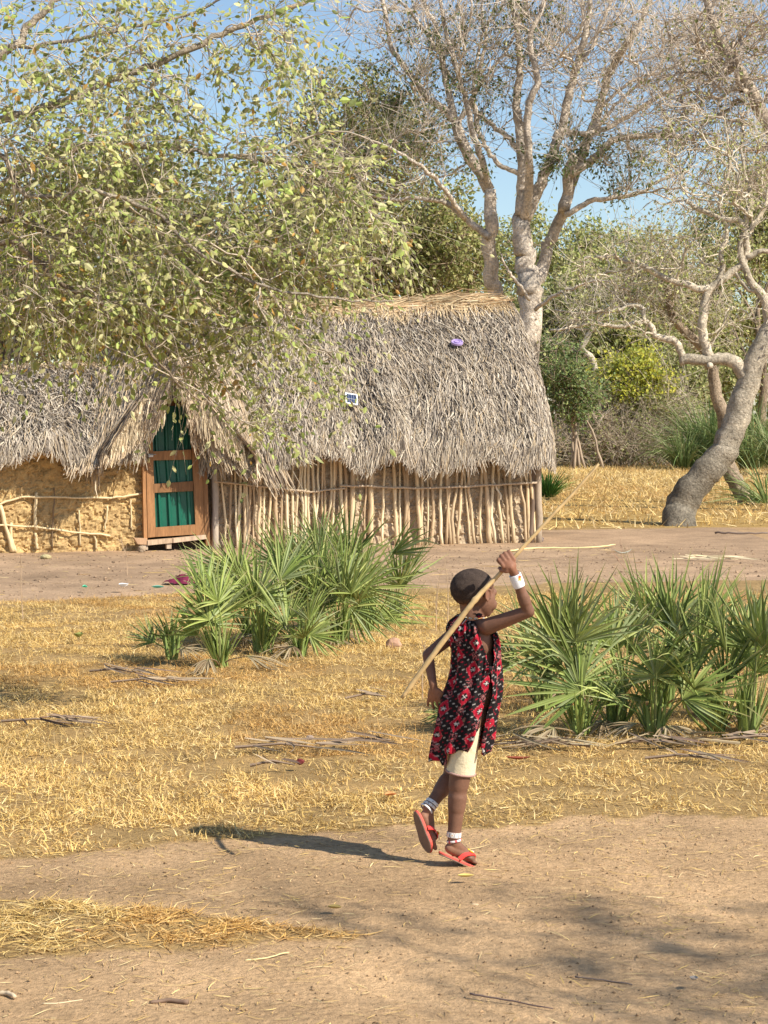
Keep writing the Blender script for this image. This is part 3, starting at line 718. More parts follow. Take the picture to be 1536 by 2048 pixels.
# ------------------------------------------------------------------ trees
def curve(pts, n):
    """smooth curve through points (Catmull-Rom)"""
    p = np.asarray(pts, float)
    if len(p) == 2: return p[0]+(p[1]-p[0])*np.linspace(0, 1, n)[:, None]
    p = np.concatenate([[2*p[0]-p[1]], p, [2*p[-1]-p[-2]]]); m = len(p)-3
    out = []
    for u in np.linspace(0, m-1e-6, n):
        k = int(u); t = u-k; a, b, c, d = p[k:k+4]
        out.append(.5*((2*b)+(c-a)*t+(2*a-5*b+4*c-d)*t*t+(3*b-a-3*c+d)*t**3))
    return A(out)
class Tree:
    """limbs are given; finer branches grow out of them towards target points; nodes share one network"""
    def __init__(self, seed):
        self.r = np.random.default_rng(seed); self.pos = []; self.dir = []; self.rad = []; self.plen = []; self.par = []; self.paths = []; self.trunk = Geo(); self.wood = Geo()
    def limb(self, pts, r0, r1, n=None, c=(1, 1, 1), S=9, wob=.0, thin=False):
        n = n or max(6, len(pts)*5); P = curve(pts, n); c = np.asarray(c, float); c = c if c.ndim == 2 else c[None]
        w = self.r.normal(size=(n, 3))*wob; w[0] = 0; P = P+w
        R = np.linspace(1, 0, n)**.8*(r0-r1)+r1; R = R*(1+self.r.normal(size=n)*.03)
        cc = c*self.r.uniform(.82, 1.12, (n, 1))
        tube(self.wood if thin else self.trunk, P, R, S, cc)
        T = unit(np.gradient(P, axis=0)); base = len(self.pos); L = np.concatenate([[0], np.cumsum(np.linalg.norm(np.diff(P, axis=0), axis=1))])
        for k in range(1, n):
            self.pos.append(P[k]); self.dir.append(T[k]); self.rad.append(R[k]); self.plen.append(L[k]); self.par.append(-1)
        return P
    def grow(self, targets, rmin, alpha=.25, bow=(0, 0, .15), K=5, c=(1, 1, 1), maxr=.6, wob=.06, S=5, power=.5, minr=0):
        T = np.asarray(targets); X = np.array(self.pos); d0 = np.min(np.linalg.norm(T[:, None]-X[None, ::max(1, len(X)//200)], axis=2), axis=1) if len(T) else []
        cap = len(X)+len(T)*(K-1)+5
        pos = np.zeros((cap, 3)); pos[:len(X)] = X; n = len(X)
        dr = np.zeros((cap, 3)); dr[:n] = A(self.dir); pl = np.zeros(cap); pl[:n] = A(self.plen); par = -np.ones(cap, int); rad = np.zeros(cap); rad[:n] = A(self.rad); cnt = np.zeros(cap); n0 = n
        ok = np.where(rad[:n] >= minr, 0, 1e3); pen = np.zeros(cap); pen[:n] = ok
        paths = []
        for q in np.argsort(d0):
            t = T[q]; v = t-pos[:n]; L = np.linalg.norm(v, axis=1)+1e-6
            ang = 1-np.sum(v*dr[:n], 1)/L
            k = int(np.argmin(L*(1+.35*ang)+alpha*pl[:n]+pen[:n])); p0 = pos[k]; l = L[k]
            ctrl = p0+dr[k]*l*.4+A(bow)*l*.6+self.r.normal(size=3)*wob*l
            u = np.linspace(0, 1, K)[:, None]; P = (1-u)**2*p0+2*u*(1-u)*ctrl+u*u*t; P[1:-1] += self.r.normal(size=(K-2, 3))*wob*.3*l
            ids = [k]; D = unit(np.gradient(P, axis=0))
            for m in range(1, K):
                pos[n] = P[m]; dr[n] = D[m]; pl[n] = pl[k]+l*m/(K-1); par[n] = ids[-1]; ids.append(n); n += 1
            paths.append((ids, P))
        for k in range(n-1, n0-1, -1):
            cnt[k] += 0
        leafn = np.zeros(n)
        for ids, P in paths: leafn[ids[-1]] += 1
        for k in range(n-1, n0-1, -1):
            if par[k] >= 0: leafn[par[k]] += leafn[k]
        for k in range(n0, n):
            rk = rmin*max(1, leafn[k])**power; pr = rad[par[k]]*(maxr if par[k] < n0 else 1.0); rad[k] = min(rk, pr)
        for ids, P in paths:
            R = rad[ids].copy(); R[0] = min(R[0], R[1]*1.15)
            tube(self.wood, P, R, S, np.asarray(c)*self.r.uniform(.75, 1.15), cap=False)
        self.pos = list(pos[:n]); self.dir = list(dr[:n]); self.rad = list(rad[:n]); self.plen = list(pl[:n]); self.par = list(par[:n])
        self.tips = A([P[-1] for _, P in paths]); self.tipd = A([unit(P[-1]-P[-2]) for _, P in paths])
        self.nodes = pos[n0:n]; self.noded = dr[n0:n]
    def twig(self, n, L0, L1, r, spread=.9, up=.0, bend=.3, c=(1, 1, 1), K=4, where=None):
        P = self.nodes if where is None else where[0]; D = self.noded if where is None else where[1]
        k = self.r.integers(0, len(P), n); d = unit(D[k]+self.r.normal(size=(n, 3))*spread+A([0, 0, up]))
        cc = np.asarray(c)*self.r.uniform(.7, 1.15, (n, 1))
        return twigs(self.wood, P[k], d, self.r.uniform(L0, L1, n), r, self.r, K, 3, bend, up*.5, cc)
def leaf_on(C, n, r, L, W, pal, g, hang=.3, face=.5, jit=.03, near=False):
    """n leaves spread along given twig centre lines"""
    N, K = C.shape[:2]; k = r.integers(0, N, n); u = r.uniform(.15, 1, n)*(K-1); a = np.minimum(u.astype(int), K-2); f = (u-a)[:, None]
    P = C[k, a]*(1-f)+C[k, a+1]*f; T = unit(C[k, a+1]-C[k, a])
    D = unit(T*.5+unit(r.normal(size=(n, 3)))+A([0, 0, -hang])); Nn = unit(unit(r.normal(size=(n, 3)))+2*face*A([.55, -.45, .7]))
    P = P+r.normal(size=(n, 3))*jit
    c = pal[r.integers(0, len(pal), n)]*r.uniform(.7, 1.25, (n, 1))
    leafquads(g, P, D, Nn, r.uniform(L*.6, L*1.25, n), r.uniform(W*.6, W*1.2, n), c)
def blob(cs, r):
    """sample points inside ellipsoids given in picture layout: (px,py,D,rx_px,ry_px,depth,n)"""
    out = []
    for px, py, D, rx, ry, rd, n in cs:
        u = unit(r.normal(size=(n, 3)))*(r.uniform(0, 1, (n, 1))**(.42)); c = at(px, py, D); s = D/F
        out.append(c+u*A([rx*s, rd, ry*s]))
    P = np.concatenate(out); return P[P[:, 2] > .1]
def finish(t, name, base, label, cat, group=None, foliage=None, bark='bark', leafmat='leaf', wood='branches'):
    root = empty(name, base, label, cat, group)
    if t.trunk.n: build(t.trunk, 'trunk', M[bark], root, smooth=True)
    if t.wood.n: build(t.wood, wood, M['twig'], root, smooth=True)
    if foliage is not None and foliage.n: build(foliage, 'foliage', M[leafmat], root, kind='stuff')
    return root
BARKP = A([.56, .48, .37]); BARKD = A([.30, .23, .165])
OLIVE = A([[.24, .26, .085], [.30, .31, .11], [.17, .20, .06], [.38, .37, .15], [.25, .27, .11], [.44, .41, .18]])
DARKG = A([[.10, .14, .05], [.14, .18, .06], [.07, .10, .035], [.20, .22, .08]])
KHAKI = A([[.47, .49, .17], [.42, .45, .15], [.54, .54, .23], [.32, .36, .11], [.50, .46, .22], [.60, .58, .30], [.21, .25, .08]])
YELL = A([[.42, .40, .05], [.35, .36, .05], [.50, .46, .08], [.28, .31, .06], [.24, .27, .06]])

# --- the big pale tree behind the hut
D0 = 38.0
def X(*p, D=D0): return [at(a, b, D+(c[0] if c else 0)) for a, b, *c in p]
t = Tree(101); r = t.r; B = BARKP*A([1.22, 1.22, 1.3])
S_ = D0/F
base = at(1035, 700, D0); base[2] = -.05
t.limb([base, *X((1060, 640), (1056, 560), (1046, 490), (1042, 430))], .26, .16, 26, B, 12, .02)
bl = at(1000, 700, D0+.6); bl[2] = -.05
t.limb([bl, *X((996, 630, .5), (985, 560, .4), (978, 490, .2), (982, 440), (978, 380))], .165, .11, 22, B, 10, .015)
t.limb(X((978, 380), (962, 345), (938, 310), (920, 270), (912, 245)), .12, .10, 14, B, 9, .01)
br = at(1062, 585, D0+.2)
t.limb([br, *X((1084, 530, .6), (1100, 478, .5), (1126, 425, .3), (1138, 350), (1150, 310))], .13, .09, 18, B*.95, 10, .02)
LIMBS = [([(912, 245), (888, 218), (850, 190), (833, 165), (806, 130), (783, 95), (768, 20), (745, -60)], .13, .05),
 ([(912, 248), (898, 190, .3), (886, 130, .3), (872, 60), (840, -10), (825, -60)], .12, .05),
 ([(888, 130), (850, 60), (800, 0), (770, -50)], .07, .03),
 ([(915, 248), (935, 215), (955, 170), (966, 110), (975, 50), (1005, -20)], .09, .035),
 ([(955, 170), (990, 130), (1020, 90), (1050, 20), (1070, -60)], .055, .03),
 ([(978, 380), (965, 320, -.4), (945, 265, -.5), (930, 190, -.6), (900, 100, -.6), (880, 0, -.6), (870, -60)], .12, .04),
 ([(1042, 430), (1045, 350), (1040, 270), (1032, 200), (1040, 130), (1030, 40), (1010, -60)], .20, .05),
 ([(1040, 300), (1000, 260, .4), (960, 230, .6), (920, 180, .8), (880, 120, 1)], .10, .03),
 ([(1048, 440), (1058, 380, -.4), (1058, 300, -.8), (1055, 220, -.9), (1075, 160, -1), (1060, 80, -1), (1090, 0, -1), (1100, -60)], .16, .05),
 ([(1050, 440), (1080, 370), (1108, 300), (1128, 240), (1145, 160), (1165, 90), (1178, 20), (1185, -60)], .20, .06),
 ([(1145, 165), (1160, 130), (1190, 80), (1215, 20), (1250, -50)], .08, .035),
 ([(1128, 420), (1150, 350, .4), (1180, 270, .5), (1198, 220, .6), (1218, 150, .6), (1250, 90), (1280, 50), (1310, -40)], .20, .05),
 ([(1138, 350), (1190, 315), (1228, 280), (1290, 272), (1390, 272), (1470, 290)], .15, .035),
 ([(1110, 290), (1118, 262), (1170, 268), (1220, 252), (1298, 205), (1345, 178), (1393, 155), (1470, 90), (1540, 60)], .10, .035),
 ([(1190, 262), (1240, 200), (1300, 150), (1350, 90), (1420, 30)], .06, .025),
 ([(980, 475), (950, 455), (933, 438), (900, 410), (878, 402), (830, 396), (780, 398), (700, 380)], .13, .03),
 ([(933, 440), (890, 380, -.5), (850, 340, -.8), (800, 305, -1), (740, 280, -1)], .09, .03),
 ([(1130, 430), (1190, 400), (1270, 390), (1320, 360), (1380, 340)], .10, .03),
 ([(1200, 215), (1270, 160), (1350, 130), (1430, 60)], .06, .025),
 ([(1045, 350), (1000, 330), (970, 290), (950, 230), (950, 150), (965, 60), (960, -40)], .09, .03),
 ([(1060, 600, -.5), (1030, 560, -.7), (1010, 530, -.8), (1000, 505, -.8)], .06, .02),
 ([(1070, 620, -.5), (1110, 590, -.8), (1150, 575, -1), (1200, 560, -1.2), (1260, 580, -1.5)], .07, .02),
]
for pts, a, b in LIMBS: t.limb(X(*pts), a*.58, b*.62, len(pts)*5, B*(.9 if a > .1 else 1.0), 7, .012)
tg = blob([(800, 60, D0, 150, 130, 1.5, 70), (930, 60, D0, 150, 160, 2, 90), (1060, 60, D0, 160, 170, 2, 110), (1200, 60, D0, 150, 160, 2, 110), (1330, 90, D0, 150, 150, 2, 100), (1440, 110, D0, 130, 170, 2, 90),
           (1330, 260, D0, 170, 100, 2, 60), (1150, 230, D0, 160, 120, 1.5, 50), (900, 250, D0, 130, 120, 1.5, 50), (760, 330, D0, 130, 90, 1.5, 30), (1350, 380, D0, 140, 70, 1.5, 30)], r)
t.grow(tg[r.uniform(0, 1, len(tg)) < .8], .0075, .12, (0, 0, -.3), 7, B*.92, .5, .07, 5, .52)
C = t.twig(3600, .4, 1.3, .0070, .7, .5, .6, B*1.0, 5)
g = Geo()
bl_ = blob([(870, 90, D0, 120, 80, 1.5, 90), (940, 190, D0, 80, 70, 1, 60), (1040, 60, D0, 70, 60, 1, 70), (1170, 300, D0, 90, 60, 1, 60), (1240, 340, D0, 110, 60, 1, 50), (1080, 420, D0-.8, 120, 50, .8, 70), (820, 240, D0, 120, 90, 1.5, 90), (770, 180, D0, 60, 60, 1, 50)], r)
tr = t.r; k = A([np.argmin(np.linalg.norm(t.nodes-p, axis=1)) for p in bl_]); sel = (t.nodes[k], t.noded[k])
C2 = t.twig(800, .3, .8, .006, 1.0, -.1, .3, B*.6, 4, sel)
leaf_on(C2, 4500, r, .09, .024, DARKG*1.2, g, .5, .3, .05)
leaf_on(C, 3000, r, .09, .022, OLIVE, g, .4, .3, .05)
finish(t, 'bare_tree', (base[0], base[1], 0), 'huge pale barked tree with several stems and curving limbs behind the thatched hut', 'tree', foliage=g)

# --- gnarled tree at the right
D1 = gp(1355, 1050)[1]
t = Tree(103); r = t.r; B = A([.40, .345, .265])
def X1(*p, D=D1): return [at(a, b, D+(c[0] if c else 0)) for a, b, *c in p]
b0 = gp(1356, 1052); 
t.limb([b0+A([-.02, 0, -.6]), b0+A([.0, 0, -.12]), *X1((1360, 1022), (1380, 982), (1412, 946), (1441, 912), (1460, 872), (1480, 815), (1498, 765), (1520, 700), (1556, 620), (1590, 500))], .265, .12, 44, np.stack([np.interp(np.linspace(0, 1, 44), [0, .35, .6, 1], [x*.52, x*.62, x*1.0, x*1.2]) for x in B], 1), 14, .012)
t.limb(X1((1500, 772), (1488, 748), (1472, 727), (1452, 718), (1429, 719), (1400, 720), (1370, 719), (1360, 722)), .115, .07, 22, B*1.35, 10, .008)
t.limb(X1((1420, 718), (1409, 690), (1406, 650), (1409, 610), (1420, 580), (1440, 562), (1468, 540), (1492, 515), (1490, 470), (1480, 440), (1450, 440), (1393, 415), (1370, 400)), .078, .028, 40, B*1.55, 9, .008)
t.limb(X1((1366, 718), (1356, 690), (1345, 679), (1331, 678), (1312, 672), (1305, 655), (1295, 646), (1282, 643), (1262, 648), (1244, 654), (1216, 650), (1188, 647), (1140, 655), (1100, 660)), .056, .016, 40, B*1.7, 8, .008)
t.limb(X1((1286, 643), (1288, 622), (1280, 612), (1258, 611), (1230, 620), (1209, 622), (1150, 625), (1110, 620)), .035, .014, 24, B*1.7, 7, .01)
t.limb(X1((1422, 580), (1390, 575), (1358, 565), (1325, 552), (1298, 540), (1275, 528), (1248, 520), (1200, 515), (1168, 515)), .06, .018, 28, B*1.6, 7, .012)
t.limb(X1((1492, 515), (1520, 505), (1560, 500)), .05, .03, 8, B*1.5, 7, .01)
t.limb(X1((1488, 470), (1515, 440), (1536, 390), (1550, 300)), .05, .02, 14, B*1.5, 7, .01)
t.limb(X1((1430, 570), (1445, 540), (1440, 500), (1455, 470), (1440, 400), (1460, 330), (1450, 250)), .045, .018, 20, B*1.5, 7, .01)
t.limb(X1((1536, 660), (1530, 600), (1500, 560), (1480, 500), (1500, 400), (1480, 300)), .08, .02, 20, B*1.4, 7, .01)
t.limb(X1((1470, 545), (1500, 580), (1540, 590)), .035, .02, 10, B*1.5, 7, .01)
g_ = t.trunk; tube(g_, [at(1420, 731, D1-.10), at(1420, 731, D1-.19)], [.05, .045], 10, A([.72, .62, .48]))
tg = blob([(1250, 520, D1, 110, 70, 1, 40), (1180, 560, D1, 80, 70, 1, 25), (1330, 480, D1, 120, 80, 1.2, 50), (1430, 420, D1, 110, 120, 1.4, 60), (1500, 330, D1, 90, 150, 1.4, 60), (1250, 650, D1, 100, 40, .8, 25), (1150, 640, D1, 60, 40, .6, 18), (1440, 620, D1, 110, 60, .8, 18), (1380, 300, D1, 100, 120, 1.2, 40)], r)
t.grow(tg, .0055, .15, (0, 0, .1), 6, B*1.5, .5, .12, 5, .5)
C = t.twig(650, .2, .7, .0055, 1.1, .1, .4, B*1.6, 5)
g = Geo(); leaf_on(C, 2600, r, .06, .02, KHAKI, g, .4, .3, .06)
finish(t, 'gnarled_tree', b0, 'crooked leaning tree with rough grey trunk and pale twisted branches at right', 'tree', foliage=g)

# second slim leaning stem crossing behind it
D2 = gp(1492, 1007)[1]; t = Tree(104); r = t.r
X2_ = lambda *p: [at(a, b, D2) for a, b in p]
b0 = gp(1492, 1008)
t.limb([b0+A([0.05, 0, -.1]), *X2_((1484, 985), (1467, 958), (1452, 925), (1452, 880), (1448, 832), (1432, 790), (1424, 740), (1400, 690), (1350, 640), (1330, 560))], .17, .06, 34, BARKD*1.2, 10, .01)
t.grow(blob([(1340, 560, D2, 110, 90, 1.5, 50), (1420, 640, D2, 90, 70, 1, 20)], r), .007, .15, (0, 0, .1), 5, BARKP, .5, .12, 5)
C = t.twig(900, .3, .8, .007, 1.1, .1, .3, BARKP, 4); g = Geo(); leaf_on(C, 1500, r, .09, .03, KHAKI, g)
finish(t, 'slim_tree', b0, 'slim dark leaning tree crossing behind the crooked grey tree', 'tree', foliage=g)

# pale small tree by the dark bush, and an old grey one
for (sd, nm, lab, D, bpx, pts, r0, tg, bk) in (
  (105, 'pale_tree', 'small pale branching tree between the hut gable and the yellow bush', 70, 1192, [(1192, 830), (1188, 727), (1164, 700), (1172, 680), (1190, 650), (1230, 600), (1240, 540)], .15, [(1180, 600, 70, 110, 70, 2, 45), (1120, 690, 70, 60, 60, 1, 15), (1260, 560, 70, 90, 60, 2, 30)], BARKP),
  (106, 'bare_thorn_tree', 'thin bare tree with tangled twigs filling the upper right corner', 34, 1640, [(1630, 800), (1620, 600), (1600, 420), (1560, 300), (1500, 180), (1430, 60), (1400, -60)], .22, [(1480, 80, 34, 150, 130, 2, 90), (1400, 200, 34, 130, 130, 2, 50), (1500, 300, 34, 110, 130, 2, 50)], A([.50, .41, .32]))):
    t = Tree(sd); r = t.r; b0 = at(bpx, 900, D); b0[2] = -.05
    t.limb([b0]+[at(a, b, D) for a, b in pts], r0, .04, 34, bk, 9, .01)
    t.grow(blob(tg, r), .008, .12, (0, 0, .1), 6, bk, .6, .12, 5)
    C = t.twig(700 if sd == 105 else 1500, .3, 1.0, .008, 1.1, .0, .4, bk*.95, 5); g = Geo()
    leaf_on(C, 900 if sd == 105 else 1200, r, .08, .03, OLIVE*1.2, g)
    finish(t, nm, (b0[0], b0[1], 0), lab, 'tree', foliage=g)

# --- leafy trees of the thicket behind the huts, each with its own crown
def leafy(seed, name, label, D, bpx, blobs, pal, nl, leafL, group='trees of the thicket behind the huts', trunk_r=.18, bark=BARKD, ntw=900, n_t=None):
    t = Tree(seed); r = t.r; b0 = at(bpx, 900, D); b0[2] = 0
    tg = blob(blobs, r); cen = tg.mean(0); top = np.percentile(tg[:, 2], 70)
    t.limb([b0+A([0, 0, -.1]), b0+A([r.normal()*.2, 0, cen[2]*.35]), b0*.4+cen*.6-A([0, 0, cen[2]*.25])+A([r.normal()*.2, 0, 0]), A([cen[0], cen[1], top])], trunk_r, .05, 18, bark, 8, .02)
    for k in range(5):
        e = tg[r.integers(0, len(tg))]; s = t.pos[r.integers(3, 14)]
        t.limb([s, (s+e)/2+r.normal(size=3)*.2+A([0, 0, .2]), e], trunk_r*.45, .025, 10, bark, 6, .03)
    t.grow(tg, .012, .1, (0, 0, .1), 4, bark*1.3, .6, .12, 4)
    C = t.twig(ntw, .4, 1.1, .010, 1.2, .0, .4, bark*1.5, 3)
    g = Geo(); leaf_on(C, nl, r, leafL, leafL*.36, pal, g, .4, .55, .14)
    return finish(t, name, b0, label, 'tree', group, foliage=g)
TH_ = [
 (201, 'dense dark olive tree just left of the big pale stems', 44, 900, [(880, 520, 44, 130, 90, 2, 60), (800, 560, 44, 120, 70, 2, 40), (900, 450, 44, 90, 60, 1.5, 25)], OLIVE*.95, 9500, .12, .2),
 (202, 'bushy olive tree rising over the middle of the long roof ridge', 46, 700, [(700, 520, 46, 150, 100, 2, 70), (650, 430, 46, 130, 80, 2, 45), (770, 450, 46, 90, 70, 2, 25)], OLIVE, 10500, .12, .2),
 (203, 'tall green leaved tree with sky beside its crown at upper centre', 42, 690, [(700, 250, 42, 120, 100, 1.8, 60), (640, 330, 42, 110, 90, 1.8, 50), (780, 300, 42, 110, 90, 1.8, 45), (700, 390, 42, 130, 60, 1.8, 40)], OLIVE*.9, 11000, .10, .2),
 (204, 'pale olive tree showing between the hut gable and the leaning tree', 78, 1230, [(1230, 560, 78, 130, 80, 3, 50), (1320, 600, 78, 110, 80, 3, 40), (1150, 600, 78, 100, 60, 3, 30)], KHAKI*.85, 12000, .18, .2),
 (205, 'broad olive tree behind the crooked tree at right', 80, 1440, [(1440, 560, 80, 150, 100, 3, 60), (1500, 660, 80, 110, 80, 3, 40), (1380, 660, 80, 110, 60, 3, 30)], OLIVE*1.1, 12500, .18, .2),
 (206, 'thin leaved grey green tree at the far right edge', 74, 1520, [(1480, 480, 74, 100, 90, 2.5, 45), (1540, 400, 74, 100, 110, 2.5, 40)], KHAKI*.8, 7500, .17, .18),
 (207, 'low dense green tree behind the left end of the long roof', 43, 470, [(470, 560, 43, 150, 90, 2, 60), (380, 500, 43, 130, 80, 2, 50), (560, 500, 43, 120, 90, 2, 40)], OLIVE*.85, 6000, .14, .2),
 (208, 'deep green tree above the low mud hut', 40, 180, [(200, 620, 40, 150, 90, 2, 70), (80, 640, 40, 130, 90, 2, 60), (320, 620, 40, 100, 80, 2, 40)], DARKG*1.3, 6500, .13, .2),
 (210, 'leafy tree behind the hanging branches at upper left', 45, 330, [(300, 400, 45, 180, 80, 2, 60), (150, 450, 45, 150, 90, 2, 50)], OLIVE*.95, 5500, .14, .2),
 (211, 'hazy tree left of the yellow bush showing low under the pale tree', 76, 1130, [(1130, 700, 76, 90, 90, 3, 40), (1060, 640, 76, 90, 80, 3, 30)], OLIVE, 7500, .18, .16),
 (212, 'olive tree standing far behind the big pale stems', 82, 1060, [(1060, 500, 82, 150, 70, 3, 50), (960, 560, 82, 120, 80, 3, 40), (1180, 500, 82, 120, 60, 3, 35)], KHAKI*.8, 9500, .18, .2),
]
for (sd, lab, D, bpx, bl_, pal, nl, lL, tr_) in TH_: leafy(sd, 'leafy_tree', lab, D, bpx, bl_, pal*1.2, nl, lL, trunk_r=tr_)
leafy(209, 'yellow_flowering_tree', 'yellow green tree glowing between the hanging leaves at far left', 30, 20, [(60, 560, 30, 90, 80, 1, 60), (20, 500, 30, 80, 60, 1, 40), (130, 600, 30, 60, 60, 1, 30)], YELL, 9000, .075, None, .12)

def bush(seed, name, label, blobs, pal, nl, leafL, D, bpx, bark=BARKD*1.3, twn=600, grp=None, wide=.36, twc=None, tl=(.3, .9)):
    t = Tree(seed); r = t.r; tg = blob(blobs, r); b0 = at(bpx, 900, D); b0[2] = 0
    for k in range(7):
        e = tg[r.integers(0, len(tg))]; s = b0+A([r.normal()*.25, r.normal()*.25, -.05]); t.limb([s, (s+e)/2+r.normal(size=3)*.2+A([0, 0, .2]), e], .05, .015, 9, bark, 5, .03, thin=True)
    t.grow(tg, .008, .1, (0, 0, .1), 4, bark, .7, .15, 4)
    C = t.twig(twn, tl[0], tl[1], .009, 1.3, .1, .5, bark*1.1 if twc is None else twc, 5)
    g = Geo()
    if nl: leaf_on(C, nl, r, leafL, leafL*wide, pal, g, .2, .6, .10)
    root = empty(name, b0, label, 'bush', grp)
    build(t.wood, 'stems', M['twig'], root, smooth=True)
    if g.n: build(g, 'foliage', M['leaf'], root, kind='stuff')
bush(301, 'yellow_bush', 'bright yellow green leafy bush in the gap beyond the dry field', [(1262, 775, 66, 76, 56, 1.4, 90), (1290, 740, 66, 45, 45, 1, 30)], YELL*1.25, 7500, .15, 66, 1262)
bush(302, 'dark_bush', 'dark green round bush beside the right end of the thatch', [(1150, 790, 62, 45, 55, 1.2, 50), (1120, 740, 62, 40, 60, 1.2, 30)], DARKG*1.7, 5500, .13, 62, 1150)
bush(303, 'olive_bush', 'olive bush behind the reeds at far right', [(1420, 760, 72, 90, 80, 1.5, 60), (1340, 720, 72, 70, 60, 1.5, 40)], OLIVE*1.1, 7500, .17, 72, 1400)
bush(304, 'dry_brush', 'tangled heap of dry leafless brushwood beyond the field', [(1140, 895, 65, 50, 35, 1.5, 35), (1215, 890, 65, 60, 35, 1.5, 45), (1290, 885, 65, 50, 40, 1.5, 40), (1200, 845, 65, 40, 30, 1.2, 20)], KHAKI*.7, 2400, .11, 65, 1220, A([.56, .45, .33]), 2000, tl=(.4, 1.3), twc=A([.54, .44, .33]))
bush(305, 'dry_brush', 'grey dry twigs heaped beneath the green reeds', [(1330, 890, 67, 50, 35, 1.5, 50), (1380, 900, 67, 60, 25, 1.5, 30)], KHAKI*.6, 600, .10, 67, 1340, A([.36, .30, .25]), 1500, tl=(.4, 1.2), twc=A([.48, .41, .33]))
bush(306, 'dry_thicket', 'pale dry shrub with thin stems standing over the brushwood', [(1230, 830, 66, 110, 50, 1.5, 60), (1330, 810, 66, 80, 60, 1.5, 40)], KHAKI*.7, 1800, .13, 66, 1240, A([.54, .45, .34]), 1300, tl=(.5, 1.4))
bush(307, 'green_bush', 'fresh green bush behind the yellow one, right of the pale tree', [(1230, 690, 74, 80, 60, 1.5, 60), (1310, 680, 74, 70, 50, 1.5, 40)], OLIVE*1.15, 8000, .17, 74, 1250)
bush(308, 'green_bush', 'tall olive bush filling the gap above the dark bush by the gable', [(1130, 650, 73, 70, 80, 1.5, 60), (1190, 760, 73, 60, 60, 1.5, 40)], OLIVE, 7000, .17, 73, 1140)
bush(309, 'green_bush', 'broad leafy bush between the twisted branches and the reeds', [(1350, 780, 70, 60, 70, 1.5, 50), (1300, 820, 70, 50, 40, 1.5, 30)], KHAKI*.8, 6000, .16, 70, 1330)
# far wood closing the view
r = np.random.default_rng(330); n = 26000; g = Geo()
Xw = r.uniform(-75, 75, n); top = 6.6+2.6*fbm(Xw*.16, Xw*0, 3)*1.6-1.2; Z = r.uniform(0, 1, n)**.8*top; Yw = 96+r.uniform(0, 1, n)*5+r.uniform(0, 1, n)*Z*.5
P = np.stack([Xw, Yw, Z], 1); pal = np.concatenate([OLIVE*.9, KHAKI*.7, DARKG*1.2]); 
q = (fbm(Xw*.4, Z*.6, 6)*13).astype(int) % len(pal)
q = np.where(r.uniform(0, 1, n) < .5, q, r.integers(0, len(pal), n))
leafquads(g, P, unit(r.normal(size=(n, 3))), unit(r.normal(size=(n, 3))+A([0, -.4, .5])), r.uniform(.3, .6, n), r.uniform(.10, .2, n), pal[q]*r.uniform(.7, 1.2, (n, 1)))
k = r.integers(0, n, 2600); d = r.normal(size=(2600, 3))*A([.7, .5, 1]); twigs(g, P[k], d, r.uniform(1, 2.6, 2600), .03, r, 4, 3, .3, 0, BARKP*.8)
o = build(g, 'far_wood', M['leaf'], org=(0, 0, 0), kind='stuff', label='distant olive wood closing the view behind the clearing'); o['category'] = 'wood'

# reeds / wild palms by the clearing: fountains of long arching leaves
def fountain(seed, name, label, cat, base, n, L0, L1, W, pal, open_=.5, droop=.5, grp=None, lean=(0, 0)):
    r = np.random.default_rng(seed); a = r.uniform(0, 2*math.pi, n); e = r.uniform(0, 1, n)**.7*open_*1.3
    d = np.stack([np.cos(a)*np.sin(e)+lean[0], np.sin(a)*np.sin(e)+lean[1], np.cos(e)], 1); d = unit(d); L = r.uniform(L0, L1, n); K = 7; t = np.linspace(0, 1, K)
    P = A(base)+np.stack([np.cos(a), np.sin(a), a*0], 1)*r.uniform(0, .12, (n, 1))*L1
    C = P[:, None]+d[:, None]*(L[:, None]*t[None])[..., None]; C[..., 2] -= (r.uniform(.2, 1, n)*droop*L)[:, None]*t[None]**2.4; C[..., :2] += d[:, None, :2]*(L[:, None]*t[None]**2)[..., None]*.3
    C[..., 2] = np.maximum(C[..., 2], .03)
    Wd = W*r.uniform(.6, 1.2, n)[:, None]*A([.5, .9, 1, 1, .8, .55, .12])[None]; s = np.stack([-np.sin(a), np.cos(a), r.normal(size=n)*.3], 1)
    g = Geo(); ribbons(g, C, Wd, s, pal[r.integers(0, len(pal), n)]*r.uniform(.7, 1.2, (n, 1)), fold=.5)
    root = empty(name, base, label, cat, grp); build(g, 'leaves', M['palm'], root, kind='stuff'); return root
REED = A([[.17, .25, .08], [.24, .32, .11], [.12, .18, .06], [.30, .36, .14], [.36, .38, .18]])
for k, (px, py, n, L0, L1, W, lab, dr) in enumerate((
   (1425, 938, 480, 1.8, 3.4, .018, 'tall dense clump of arching green reeds left of the crooked trunk fork', .6),
   (1368, 940, 300, 1.2, 2.3, .016, 'lower green reed clump leaning over the dry twigs', .8),
   (1505, 940, 460, 1.8, 3.6, .018, 'dark reed clump behind the thick leaning trunk', .8),
   (1570, 950, 320, 1.6, 3.4, .018, 'green reed clump cut by the right edge of the view', .8))):
    fountain(400+k, 'reed_clump', lab, 'reeds', gp(px, py), n, L0, L1, W, REED, .55, dr, 'reed clumps at the far side of the field')
fountain(410, 'grass_clump', 'small vivid green grass clump beside the right corner of the hut', 'grass clump', gp(1096, 998), 300, .35, .82, .010, A([[.08, .20, .04], [.12, .27, .05], [.17, .32, .07]]), .6, .35)
fountain(411, 'grass_clump', 'pale green low fronds spreading at the right edge of the field', 'grass clump', gp(1530, 1010), 90, .6, 1.5, .014, REED*1.2, 1.0, .5, lean=(-.3, 0))

